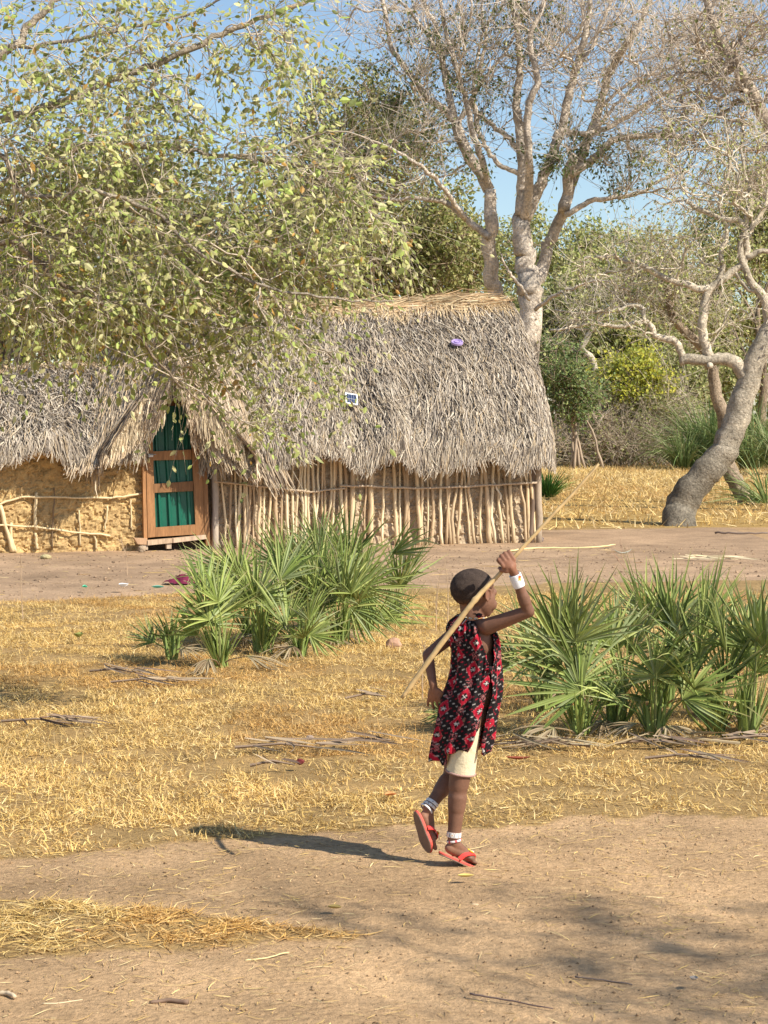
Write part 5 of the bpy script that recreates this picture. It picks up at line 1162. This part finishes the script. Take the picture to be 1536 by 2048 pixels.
stone(92, 1117, (.07, .05, .03), A([.40, .34, .18]), 'flat ochre clod in front of the mud wall', name='clod', cat='clod', seed=3)
stone(283, 1104, (.05, .05, .05), A([.34, .26, .18]), 'stone propping the doorway threshold', seed=4)
stone(787, 1298, (.055, .04, .05), A([.40, .24, .16]), 'brown husk lying right of the left thicket', name='husk', cat='husk', seed=5)
stone(950, 1812, (.016, .010, .006), A([.55, .40, .24]), 'pale pebble on the path right of the straw patch', name='pebble', cat='pebble', seed=6)
for k, (px, py) in enumerate(((600, 1540), (610, 1490))): stone(px+(k*10), py, (.02, .015, .013), A([.16, .03, .03]) if k == 0 else A([.35, .26, .2]), ('dark red fruit husk in the grass below the split dead frond', 'brown nut lying by the split dead frond')[k], name='husk', cat='husk', seed=7+k, z=.03)
# dry weed stalks standing in the yard
def weed(px, py, top, label, seed, n=7, D=None, col=A([.48, .34, .22])):
    r = np.random.default_rng(seed); b = gp(px, py); H = (py-top)/F*b[1]; g = Geo(); P = curve([b, b+A([r.normal()*.02, 0, H*.5]), b+A([r.normal()*.05, 0, H])], 9); tube(g, P, np.linspace(.0045, .0018, 9), 5, col)
    k = r.integers(2, 8, n); C = twigs(g, P[k], unit(A([0, 0, 1.])+r.normal(size=(n, 3))*.6), r.uniform(.2, .5, n)*H, .0018, r, 5, 3, .3, .1, col)
    o = build(g, 'dry_weed', M['twig']); tag(o, label, 'dry weed', 'dry weed stalks')
weed(872, 1262, 1130, 'tall dry weed stalk between the left palms and the child', 1); weed(895, 1255, 1110, 'second taller thin weed stalk behind the child', 2, 4); weed(1258, 1240, 1105, 'reddish branching dry weed before the wrapper scrap', 3, 12, col=A([.40, .24, .16]))
weed(46, 1240, 1120, 'lone dry weed by the left edge of the yard', 4, 4); weed(255, 1150, 1075, 'thin dry seedling before the hut door', 5, 5); weed(375, 1175, 1130, 'tiny dry seedling by the maroon rag', 6, 3); weed(845, 1400, 1280, 'faint dry grass spray left of the child', 7, 10)

# ------------------------------------------------------------------ the child
DC = gp(930, 1730)[1]
def C_(px, py, w): return at(px, py, DC+w)
PX_ = DC/F                                                     # metres per picture pixel at the child
FW = unit(A([.86, .5, 0])); RT = A([FW[1], -FW[0], 0])         # facing, right
foot0 = gp(930, 1722)
KID = empty('person', (foot0[0], DC, 0), 'small child in a red and black wrap running with a long stick', 'person')
g = Geo()
cap = lambda a, b, r0, r1, **k: capsule(g, a, b, r0, r1, 28, **k)
neck0 = C_(948, 1250, .0); neckt = C_(949, 1205, .0)
cap(neck0, neckt, .036, .034); cap(C_(942, 1240, .0), C_(940, 1205, .0), .034, .038)
# head
HF = unit(A([.80, .60, -.10])); HR = unit(np.cross(HF, A([0, 0, 1.]))); HU = np.cross(HR, HF)
hc = C_(948, 1180, 0)
ellipsoid(g, hc-HF*.008+HU*.006, HF*.083, HR*.065, HU*.067)
fc = hc+HF*.034-HU*.034
ellipsoid(g, fc, HF*.048, HR*.056, HU*.060)
ellipsoid(g, fc+HF*.012-HU*.036, HF*.034, HR*.038, HU*.026)                 # jaw and chin
ellipsoid(g, fc+HF*.026-HU*.012, HF*.026, HR*.034, HU*.032)
for s_ in (-1, 1): ellipsoid(g, fc+HF*.022+HR*s_*.028-HU*.012, HF*.026, HR*.022, HU*.024)   # cheeks
ellipsoid(g, fc+HF*.036+HU*.030, HF*.018, HR*.038, HU*.020)                 # brow
cap(fc+HF*.046+HU*.014, fc+HF*.055-HU*.008, .006, .0095); 
for s_ in (-1, 1): ellipsoid(g, fc+HF*.050+HR*s_*.009-HU*.011, HF*.008, HR*.007, HU*.006)
ellipsoid(g, fc+HF*.048-HU*.029, HF*.011, HR*.018, HU*.006); ellipsoid(g, fc+HF*.047-HU*.038, HF*.010, HR*.016, HU*.006)
# ears
for s_ in (-1, 1):
    ec = hc+HR*s_*.064+HF*.010-HU*.012; ed = unit(HR*s_+HF*-.35)
    P = [ec+HU*(.021*math.cos(q))+unit(HF-HR*s_*0)*(.0125*math.sin(q))+ed*.008 for q in np.linspace(-2.6, 2.4, 12)]
    tube(g, P, .0036, 8); ellipsoid(g, ec+ed*.002, ed*.004, HU*.017, HF*.010); ellipsoid(g, ec-HU*.020+ed*.004, HU*.007, HF*.006, ed*.004)
# torso
def tor(px, py, a, b, h): ellipsoid(g, C_(px, py, 0), RT*a, FW*b, A([0, 0, h]))
tor(946, 1282, .090, .064, .085); tor(950, 1330, .082, .066, .09); tor(946, 1380, .084, .070, .09); tor(934, 1425, .088, .072, .07)
Rsh = C_(975, 1253, -.076); Lsh = C_(916, 1262, .078); Rel = C_(1057, 1223, -.13); Rwr = C_(1030, 1150, -.16); Lel = C_(856, 1310, .04); Lwr = C_(866, 1368, .0)
cap(C_(946, 1256, 0), Rsh, .034, .029); cap(C_(946, 1256, 0), Lsh, .038, .030)
cap(Rsh, Rel, .0295, .0215); cap(Rel, Rwr, .0215, .0155); cap((Rel*.75+Rwr*.25), (Rel*.55+Rwr*.45), .0222, .0205)
cap(Lsh, Lel, .0275, .0205); cap(Lel, Lwr, .0205, .0145)
# legs
Rh = C_(938, 1438, -.055); Lh = C_(924, 1436, .05); Rk = C_(917, 1572, -.045); Lk = C_(906, 1548, .06); Ra = C_(907, 1684, -.05); La = C_(857, 1616, .0)
cap(Rh, Rk, .047, .036); cap(Rk, Ra, .033, .0215); cap(Rk*.8+Ra*.2, Rk*.6+Ra*.4, .034, .031)
cap(Lh, Lk, .047, .035); cap(Lk, La, .032, .020); cap(Lk*.75+La*.25, Lk*.5+La*.5, .033, .029)
# feet: heel, ball, toes with their own frame
def foot(ank, heel, toe, up, side):
    f = unit(toe-heel); L = np.linalg.norm(toe-heel)
    ellipsoid(g, heel+f*.022, f*.024, side*.019, up*.019)
    cap(ank, heel+f*.032+up*.012, .0205, .020); cap(heel+f*.03, heel+f*L*.66+up*.001, .020, .021); cap(ank+f*.008-up*.004, heel+f*L*.68+up*.002, .019, .014)
    ellipsoid(g, heel+f*L*.66-up*.003, f*.026, side*.029, up*.014)
    for k, (o_, ln, rr) in enumerate(((-.020, .030, .0088), (-.006, .029, .0068), (.005, .026, .0062), (.015, .021, .0058), (.0235, .015, .0055))):
        st = heel+f*L*.72+side*o_*1.0-up*.010; cap(st, st+f*ln, rr, rr*.85)
RF_f = unit(A([.80, .40, -.44])); up_R = unit(A([0, 0, 1.])-RF_f*RF_f[2]); sd_R = np.cross(RF_f, up_R)     # right foot: side = its own right
heelR = C_(892, 1693, -.06); toeR = heelR+RF_f*.155
foot(Ra, heelR, toeR, up_R, sd_R)
LF_f = unit(A([.30, .10, -.92])); nL = unit(A([-.80, -.58, -.02])); nL = unit(nL-LF_f*np.dot(nL, LF_f)); up_L = -nL; sd_L = np.cross(LF_f, up_L)
heelL = C_(845, 1624, -.01); toeL = heelL+LF_f*.145
foot(La, heelL, toeL, up_L, -sd_L)
# right hand closed round the stick
sa = C_(976, 1170, -.165); sm = C_(1013, 1127, -.150); sb = C_(1195, 925, -.09); SD = unit(sb-sa)
toCam = A([0, -1., 0]); ax_h = unit(C_(1012, 1118, 0)-C_(1030, 1148, 0)); 
pc = C_(1019, 1130, -.178); acr = unit(SD-ax_h*np.dot(SD, ax_h)); nh = np.cross(ax_h, acr); nh = nh if nh[1] < 0 else -nh
ellipsoid(g, pc, ax_h*.027, acr*.024, nh*.0125); cap(Rwr, pc-ax_h*.008, .0155, .015)
for k in range(4):
    o_ = (-.0215+.0145*k); ln = (.017, .020, .021, .018)[k]; ra = .0067
    k0 = pc+acr*o_+ax_h*(.019+.004*math.sin(k*1.0))+nh*.003
    k1 = k0+unit(ax_h*.85-nh*.35+acr*.04*(k-1.5))*ln*(1.25 if k == 3 else 1.05); k2 = k1+unit(-nh*.95-ax_h*.12)*.019; k3 = k2+unit(-ax_h*.9+nh*.25)*.014
    cap(k0-ax_h*.012, k0, .0075, ra*1.12); cap(k0, k1, ra*1.1, ra); cap(k1, k2, ra, ra*.93); cap(k2, k3, ra*.93, ra*.82)
th0 = pc-acr*.018-ax_h*.012-nh*.002; th1 = th0+unit(-acr*.7+ax_h*.5-nh*.5)*.020; th2 = th1+unit(ax_h*.5-nh*.85+acr*.1)*.018; cap(th0, th1, .0095, .0075); cap(th1, th2, .0075, .0062)
# left hand hanging relaxed
ax2 = unit(A([.02, .12, -1])); wd = unit(A([.88, -.4, .0])-ax2*np.dot(A([.88, -.4, 0]), ax2)); n2_ = np.cross(ax2, wd); n2_ = n2_ if n2_[1] > 0 else -n2_
p2 = Lwr+ax2*.033+A([.003, 0, 0]); ellipsoid(g, p2, ax2*.028, wd*.0225, n2_*.0115); cap(Lwr, p2-ax2*.006, .0145, .0145)
for k in range(4):
    o_ = -.0190+.0132*k; ln = (.019, .023, .024, .021)[k]; sp = (k-1.5)*.24
    k0 = p2+wd*o_+ax2*.018; k1 = k0+unit(ax2+wd*sp+n2_*.25)*ln; k2 = k1+unit(ax2+wd*sp+n2_*.6)*ln*.75; k3 = k2+unit(ax2+wd*sp*.5+n2_*1.0)*ln*.55
    cap(k0-ax2*.01, k0, .0065, .0062); cap(k0, k1, .0062, .0056); cap(k1, k2, .0056, .0052); cap(k2, k3, .0052, .0044)
q0_ = p2+wd*.015-ax2*.012; q1 = q0_+unit(wd*.75+ax2*.65+n2_*.3)*.022; q2 = q1+unit(wd*.25+ax2*.9+n2_*.3)*.017; cap(q0_, q1, .0085, .0068); cap(q1, q2, .0068, .0055)
SK = A([.185, .092, .058])
def skin(V):
    c = np.repeat(SK[None], len(V), 0)*(1+.10*(vn(V[:, 0]*30, V[:, 2]*30, 3)-.5)[:, None])
    def near(p, rad): return np.clip(1-np.linalg.norm(V-p, axis=1)/rad, 0, 1)[:, None]
    for p in (pc, p2): c = c*(1-near(p, .07)*.3)+A([.36, .15, .085])*near(p, .07)*.45
    for p in (Rel, Rk, Lk): c = c*(1-.22*near(p, .04))
    for p in (heelR, heelL, heelL+LF_f*.1): c = c*(1-near(p, .05)*.4)+A([.40, .20, .12])*near(p, .05)*.5
    lp = near(fc+HF*.052-HU*.033, .018); c = c*(1-lp*.5)+A([.24, .07, .06])*lp*.5
    ear = near(hc+HR*.070-HU*.012, .03); c = c*(1-ear*.25)+A([.34, .13, .08])*ear*.3
    return c
BODY = fused('body', g, .0031, M['skin'], KID, 3, skin)
# eyes
for s_ in (-1, 1):
    g = Geo(); e = fc+HF*.0385+HR*s_*.020+HU*.011; ellipsoid(g, e, HF*.0075, HR*.0085, HU*.006, A([.75, .72, .68]), 14, 9); eo = build(g, 'eye', M['plastic'], KID, smooth=True)
    g = Geo(); ellipsoid(g, e+HF*.0068, HF*.0024, HR*.0042, HU*.0042, A([.02, .012, .01]), 10, 7); build(g, 'iris', M['plastic'], eo, smooth=True)
# cropped hair: thin cap following the skull
g = Geo(); nu, nv = 90, 60; uu = np.arange(nu)*2*math.pi/nu; vv = np.linspace(.01, 2.75, nv); c0 = hc-HF*.008+HU*.006
V = c0+(HF*.0838)*(np.cos(uu)[None, :, None]*np.sin(vv)[:, None, None])+(HR*.0658)*(np.sin(uu)[None, :, None]*np.sin(vv)[:, None, None])+(HU*.0678)*(np.cos(vv)[:, None, None]*np.ones((1, nu, 1)))
V = V.reshape(-1, 3); V += unit(V-c0)*np.random.default_rng(2).normal(size=(len(V), 1))*.0004
Q_ = A([(i*nu+j, (i+1)*nu+j, (i+1)*nu+(j+1) % nu, i*nu+(j+1) % nu) for i in range(nv-1) for j in range(nu)]); ce = V[Q_].mean(1)-c0
f_ = ce@HF; z_ = ce@HU; s2 = np.abs(ce@HR)
line = np.interp(f_, [-.09, -.05, -.02, .0, .012, .03, .05, .075, .09], [-.062, -.062, -.048, -.026, -.014, .002, .014, .036, .06]); okh = z_ > line+.004*np.sin(f_*260)
vc = V-c0; vl = np.interp(vc@HF, [-.09, -.05, -.02, .0, .012, .03, .05, .075, .09], [-.062, -.062, -.048, -.026, -.014, .002, .014, .036, .06]); fz = np.clip((vc@HU-vl)/.022, 0, 1)[:, None]
hcol = A([.062, .045, .037])*(.8+.5*fbm((vc@HF)*60, (vc@HU)*60, 12)[:, None])
g.add(V, Q_[okh], None, SK*.8*(1-fz)+hcol*fz); hair = build(g, 'hair', M['hair'], KID, smooth=True); md = hair.modifiers.new('t', 'SOLIDIFY'); md.thickness = .0015; md.offset = -1

# wrap: printed cloth open at the right side, tied at the shoulder and under the arm
YR = [1226, 1234, 1243, 1256, 1280, 1300, 1337, 1390, 1447, 1490, 1528]
HWr = [21, 28, 37, 44, 48, 48, 49, 54, 55, 51, 46]
CXr = [945, 943, 941, 942, 947, 951, 952, 943, 930, 922, 918]
nph, nz = 270, 220; ph = -math.pi+np.arange(nph)*2*math.pi/nph; ys_ = np.linspace(1226, 1528, nz)
hwv = np.interp(ys_, YR, HWr)*PX_; cxv = np.interp(ys_, YR, CXr)
for _ in range(6): hwv[1:-1] = (hwv[:-2]+hwv[1:-1]*2+hwv[2:])/4; cxv[1:-1] = (cxv[:-2]+cxv[1:-1]*2+cxv[2:])/4
low_ = np.clip((ys_-1300)/228, 0, 1); PH, YY = np.meshgrid(ph, ys_); lowm = low_[:, None]
b_ = (hwv/1.063)[:, None]-.002; a_ = (1.25+.16*np.clip((1300-YY)/60, 0, 1))*b_; asc = np.clip((YY-1226)/40, 0, 1)
cen = A([C_(cxv[k], ys_[k], 0) for k in range(nz)])
fold = .003+(.0065+.0135*lowm)*(np.sin(PH*9+1.2*np.sin(YY*.012)+.6)*.55+np.sin(PH*17+YY*.01+2*np.sin(PH*2))*.35+np.sin(PH*5+YY*.02)*.5)
fold += .006*(fbm(PH*2.5+9, YY*.02, 66)-.5)*2+.005*np.sin(PH*6-YY*.045)*np.clip((YY-1300)/80, 0, 1)
# gathers running to the shoulder knot
gat = np.exp(-((YY-1250)/35.)**2)*.0055*np.sin(PH*30)
# gathers at the side knot
gat2 = np.exp(-(((YY-1337)/30.)**2))*np.exp(-((PH+.05)/.45)**2)*.004*np.sin(PH*40+YY*.1)
pinch = -np.exp(-(((YY-1337)/16.)**2))*np.exp(-((PH+.05)/.35)**2)*.010
ra = 1+0*PH
off = fold+gat+gat2+pinch; off = np.maximum(off, -.005+.004*lowm)
POS = cen[:, None]+RT*((a_*ra+off)*np.cos(PH))[..., None]+FW*((b_*ra+off)*np.sin(PH))[..., None]
POS[..., 0] += 0
# hem lines and openings
deg = np.degrees(PH); 
def lerpdeg(d, xs, ys): return np.interp(d, xs, ys)
hem = lerpdeg(deg, [-180, -110, -72, -66, -50, -24, -22, -6, 8, 10, 30, 70, 120, 180], [1512, 1522, 1526, 1500, 1496, 1492, 1490, 1452, 1452, 1500, 1508, 1500, 1506, 1512])+3*np.sin(deg*.2)
wedgeL = np.interp(YY, [1236, 1250, 1275, 1334], [-26, -24, -20, -4]); wedgeR = np.interp(YY, [1236, 1250, 1275, 1334], [50, 34, 14, -2])
slitL = np.interp(YY, [1344, 1390, 1452], [-3, -6, -8]); slitR = np.interp(YY, [1344, 1390, 1452], [-2, 4, 8])
inw = (YY < 1334) & (deg > wedgeL) & (deg < wedgeR); ins = (YY > 1344) & (deg > slitL) & (deg < slitR)
neckcut = YY < 1232+6*np.cos(PH)
good = (YY < hem) & ~inw & ~ins & ~neckcut
# cloth coordinates and woven print
s_c = PH*.105+.01*np.sin(YY*.02); t_c = (YY-1226)*PX_
BLK = A([.014, .011, .012]); RED = A([.38, .012, .030]); WHT = A([.55, .50, .46]); PNK = A([.42, .14, .14]); MAR = A([.10, .012, .02])
CW = .074; T = .094; s2_ = s_c+t_c*.20
row = np.floor(s2_/CW); tt2 = t_c+np.where(row % 2 == 0, 0, T/2)
dsg = ((s2_/CW) % 1-.5)*CW; ds = np.abs(dsg); dtg = ((tt2/T) % 1-.5)*T; dt_ = np.abs(dtg)
jag_ = (vn(s2_*420, t_c*420, 4)-.5)*.30
m = ds/.0265+dt_/.0285+jag_
col = np.broadcast_to(BLK, PH.shape+(3,)).copy()
u_ = (t_c+s2_*.42)/.0150; v_ = (s2_-t_c*.2)/.025+np.floor(u_)*.37; fu = np.abs(u_ % 1-.5)
dash = (fu < .13) & ((v_ % 1) < .40); odd = (np.floor(u_)+np.floor(v_)) % 2 == 0
col[dash & odd] = RED*.85; col[dash & ~odd] = WHT*.7
dots = (hash2((s2_/.0032).astype(int), (t_c/.0032).astype(int), 9) > .55); col[(dt_ > .034) & (ds < .015) & dots] = PNK*.8
col[m < 1.08] = RED; col[m < .52] = BLK
cr = (m < .50) & ((np.abs(np.abs(dsg)-np.abs(dtg)) < .0016) | (dt_ < .0010)); col[cr] = WHT
edge_ = (m > 1.06) & (m < 1.2); col[edge_ & (jag_ > 0)] = PNK
inner_flap = (m > 1e9) & (deg > -14) & (deg < -2) & (YY > 1385); col[inner_flap] = MAR
V = POS.reshape(-1, 3); idx = np.arange(nz*nph).reshape(nz, nph); Q_ = np.stack([idx[:-1], idx[1:], np.roll(idx[1:], -1, 1), np.roll(idx[:-1], -1, 1)], -1)
gd = good[:-1] & good[1:] & np.roll(good[1:], -1, 1) & np.roll(good[:-1], -1, 1); Q_ = Q_[gd]
g = Geo(); g.add(V, Q_, None, col.reshape(-1, 3)); wrap = build(g, 'wrap', M['cloth'], KID, smooth=True); md = wrap.modifiers.new('t', 'SOLIDIFY'); md.thickness = .0018; md.offset = -1
# shoulder knot, side knot and hanging ties
g = Geo(); r = np.random.default_rng(5)
for (cx_, cy_, w_) in ((958, 1231, -.062), (980, 1337, -.088)):
    kc = C_(cx_, cy_, w_); ellipsoid(g, kc, A([.011, 0, 0]), A([0, .010, 0]), A([0, 0, .009]), BLK*1.5, 10, 7)
    for q in range(5):
        d = unit(r.normal(size=3)*A([1, .4, .6])+A([0, -.2, .25 if cy_ < 1300 else -.2])); L = r.uniform(.014, .028); P = [kc, kc+d*L*.6, kc+d*L+A([0, 0, -.004])]; tube(g, P, [.005, .006, .002], 6, (BLK*1.5, RED*.7, MAR)[q % 3], flat=.4)
build(g, 'knot', M['cloth'], wrap, smooth=True)
g = Geo()
P = curve([C_(934, 1240, -.070), C_(920, 1258, -.052), C_(913, 1273, -.05)], 8); tube(g, P, .0014, 5, A([.6, .05, .03])); tube(g, P+A([-.004, -.001, .002]), .0012, 5, A([.7, .7, .72]))
ellipsoid(g, C_(912, 1275, -.055), A([.006, 0, 0]), A([0, .005, 0]), A([0, 0, .008]), A([.75, .75, .78]), 10, 7); build(g, 'bead_string', M['bead'], KID)
# necklace of pale beads
g = Geo(); nn_ = 44
for q in range(nn_):
    a = q*2*math.pi/nn_; c = C_(946, 1233, 0)+RT*.048*math.cos(a)+FW*.046*math.sin(a)-A([0, 0, .004])*math.cos(a-.3); ellipsoid(g, c, A([.0034, 0, 0]), A([0, .0034, 0]), A([0, 0, .0034]), (A([.8, .72, .5]), A([.75, .35, .1]), A([.8, .78, .7]))[q % 3 if q % 5 else 1], 7, 5)
build(g, 'necklace', M['bead'], KID, smooth=True)
# shorts
g = Geo()
ellipsoid(g, C_(933, 1425, 0), RT*.084, FW*.070, A([0, 0, .07]))
rk_end = Rh+(C_(921, 1546, -.036)-Rh); lk_end = Lh+(C_(912, 1520, .055)-Lh)
capsule(g, Rh, rk_end, .046, .052, 24, round1=False); capsule(g, Lh+A([0, 0, -.01]), lk_end, .044, .050, 24, round1=False)
sh = fused('shorts', g, .004, M['shorts'], KID, 3, lambda V: np.repeat(A([[.72, .62, .42]]), len(V), 0))
g = Geo(); d = unit(rk_end-Rh); n1_ = unit(np.cross(d, A([0, 1, 0]))); n2b = np.cross(d, n1_); P = [rk_end-d*.004+(n1_*math.cos(a)+n2b*math.sin(a))*.0512 for a in np.linspace(0, 2*math.pi, 33)]; tube(g, P, .0042, 6, A([.42, .26, .22]), cap=False); build(g, 'hem', M['shorts'], sh, smooth=True)
# arm cuff with a small red and yellow mark
def band(c, d, r0, h, th, colf, name, parent, nseg=72, nh=14):
    d = unit(d); n1 = unit(np.cross(d, A([.1, 1, .2]))); n2 = np.cross(d, n1); g = Geo(); V = []; Cc = []
    prof = [(-1, 0), (-1, 1), *[(q, 1) for q in np.linspace(-.92, .92, nh)], (1, 1), (1, 0)]
    for u, o in prof:
        for k in range(nseg):
            a = k*2*math.pi/nseg; V.append(c+d*u*h/2+(n1*math.cos(a)+n2*math.sin(a))*(r0+o*th*(1-.25*u*u))); Cc.append(colf(a, u, V[-1]))
    m = len(prof); g.add(V, [(i*nseg+k, (i+1)*nseg+k, (i+1)*nseg+(k+1) % nseg, i*nseg+(k+1) % nseg) for i in range(m-1) for k in range(nseg)], None, A(Cc)); return build(g, name, M['bead'], parent, smooth=True)
mk_c = C_(1040, 1157, -.19)
def cuffc(a, u, p):
    d = p-mk_c; q = math.hypot(d[0], d[2])
    if p[1] < mk_c[1]+.02 and abs(d[0]) < .005 and abs(d[2]) < .009: return A([.65, .10, .02]) if d[2] > 0 else A([.75, .40, .05])
    return A([.80, .81, .84])*(1-.06*(math.sin(a*9+u*3) > .7))
fd = unit(Rel-Rwr); band(Rwr+fd*.021, fd, .0175, .047, .0045, cuffc, 'wrist_cuff', KID)
def ank(a, u, p):
    if abs(u) > .8: return A([.55, .42, .36])
    q = (a*6/math.pi*1.6) % 2; v = u
    if abs(abs(q-.5)-abs(v)*.45) < .10 and q < 1: return A([.12, .08, .09])
    if q > 1.3 and q < 1.6 and abs(v) < .28: return A([.75, .35, .05])
    return A([.80, .78, .74])
plain = lambda a, u, p: A([.12, .09, .09]) if (int(a*6) % 5 == 0 and abs(u) < .3) else A([.78, .76, .74])
red = lambda a, u, p: A([.65, .12, .13]) if (int(a*3) % 3 == 0) else A([.78, .74, .72])
fr = unit(Ra-Rk); band(C_(908, 1669, -.05), fr, .0235, .019, .0028, ank, 'anklet', KID, 90, 16); band(C_(908, 1681, -.049), unit(fr+A([.25, 0, 0])), .0238, .007, .003, red, 'anklet', KID)
fl_ = unit(La-Lk); band(C_(864, 1606, .008), fl_, .0225, .011, .0025, plain, 'anklet', KID); band(C_(859, 1612, .002), fl_, .023, .010, .0028, ank, 'anklet', KID); band(C_(853, 1618, -.003), unit(fl_+A([0, 0, .2])), .0235, .006, .003, plain, 'anklet', KID)
# sandals
def sandal(heel, f, up, side, L, label):
    root = bpy.data.objects.new('sandal', None); sc.collection.objects.link(root); root.parent = KID; root.location = Vector(tuple(heel))-KID.location; root['label'] = label
    n = 40; a = np.arange(n)*2*math.pi/n; x = np.cos(a)*.5+.5; y = np.sin(a)
    wv = np.interp(x, [0, .1, .3, .5, .75, .92, 1], [.022, .026, .0255, .026, .0345, .031, .024]); yy = np.sign(y)*np.abs(y)**.75*wv; xx = x*L
    for (t0, t1, col, nm, sc_k) in ((-.0085, .0, A([.70, .12, .09]), 'sole', 1.0), (-.0125, -.0086, A([.20, .13, .10]), 'outsole', .97)):
        g = Geo(); V = []
        for tz, k_ in ((t0, .96), ((t0+t1)/2, 1.0), (t1, .98)):
            for i in range(n): V.append(heel+f*((xx[i]-L/2)*sc_k*k_+L/2-.012)+side*yy[i]*sc_k*k_+up*(tz-.020))
        V.append(heel+f*(L/2-.012)+up*(t0-.020)); V.append(heel+f*(L/2-.012)+up*(t1-.020))
        q = [(k*n+i, k*n+(i+1) % n, (k+1)*n+(i+1) % n, (k+1)*n+i) for k in range(2) for i in range(n)]; t_ = [(3*n, (i+1) % n, i) for i in range(n)]+[(3*n+1, 2*n+i, 2*n+(i+1) % n) for i in range(n)]
        g.add(V, q, t_, col); build(g, nm, M['rubber'], root)
    for s_ in (-1, 1):
        P = curve([heel+f*L*.34+side*s_*.026-up*.018, heel+f*L*.42+side*s_*.027+up*.004, heel+f*L*.60+side*s_*.018+up*.0175, heel+f*L*.72+side*s_*.003+up*.014, heel+f*L*.76-side*.006-up*.014], 18)
        T = unit(np.gradient(P, axis=0)); Nn = unit(up[None]*1.0+side[None]*s_*.55-T*np.sum(T*up, -1, keepdims=True)); B = np.cross(T, Nn); w_ = np.interp(np.linspace(0, 1, 18), [0, .4, .8, 1], [.009, .008, .006, .003]); g = Geo()
        V = np.stack([P-B*w_[:, None]-Nn*.001, P-B*w_[:, None]*.8+Nn*.002, P+B*w_[:, None]*.8+Nn*.002, P+B*w_[:, None]-Nn*.001], 1).reshape(-1, 3)
        q = [(i*4+j, i*4+(j+1) % 4, (i+1)*4+(j+1) % 4, (i+1)*4+j) for i in range(17) for j in range(4)]; g.add(V, q, None, A([.85, .06, .05])); build(g, 'strap', M['rubber'], root, smooth=False)
    g = Geo(); c = heel+f*L*.60+up*.0225
    for k, (o1, o2, cc, rr) in enumerate(((-.004, .014, A([.80, .50, .03]), .0085), (.004, .0, A([.80, .78, .72]), .008), (.012, -.006, A([.82, .8, .76]), .0055), (-.002, -.014, A([.80, .50, .03]), .007))): ellipsoid(g, c+f*o1+side*o2+up*.001*k, f*rr, side*rr*.8, up*.0035, cc, 12, 7)
    build(g, 'ornament', M['plastic'], root, smooth=True)
sandal(heelR-RF_f*.006-up_R*.003, RF_f, up_R, sd_R, .178, 'red flip flop on the ground with yellow and white ornament')
sandal(heelL-LF_f*.006, LF_f, up_L, -sd_L, .165, 'lifted flip flop showing its worn brown sole')

# the long stick held over the shoulder
g = Geo(); P = curve([C_(803, 1397, -.20), C_(850, 1332, -.198), C_(900, 1263, -.192), C_(940, 1210, -.182), C_(977, 1168, -.165), C_(1013, 1127, -.152), C_(1070, 1062, -.135), C_(1130, 998, -.115), C_(1195, 925, -.09)], 60)
r = np.random.default_rng(12); P += np.cumsum(r.normal(size=P.shape)*.0006, 0)*A([1, 1, 1]); R_ = np.interp(np.linspace(0, 1, 60), [0, .04, .3, .42, .5, .9, 1], [.006, .0088, .0098, .0092, .0078, .0056, .0045])*(1+r.normal(size=60)*.035)
for kk in (24, 38): R_[kk] *= 1.22
tube(g, P, R_, 10, A([.52, .36, .17])*np.random.default_rng(1).uniform(.85, 1.1, (60, 1))); st = build(g, 'herding_stick', M['stickwood'], smooth=True); tag(st, 'long peeled wooden stick held over the shoulder of the child', 'stick')
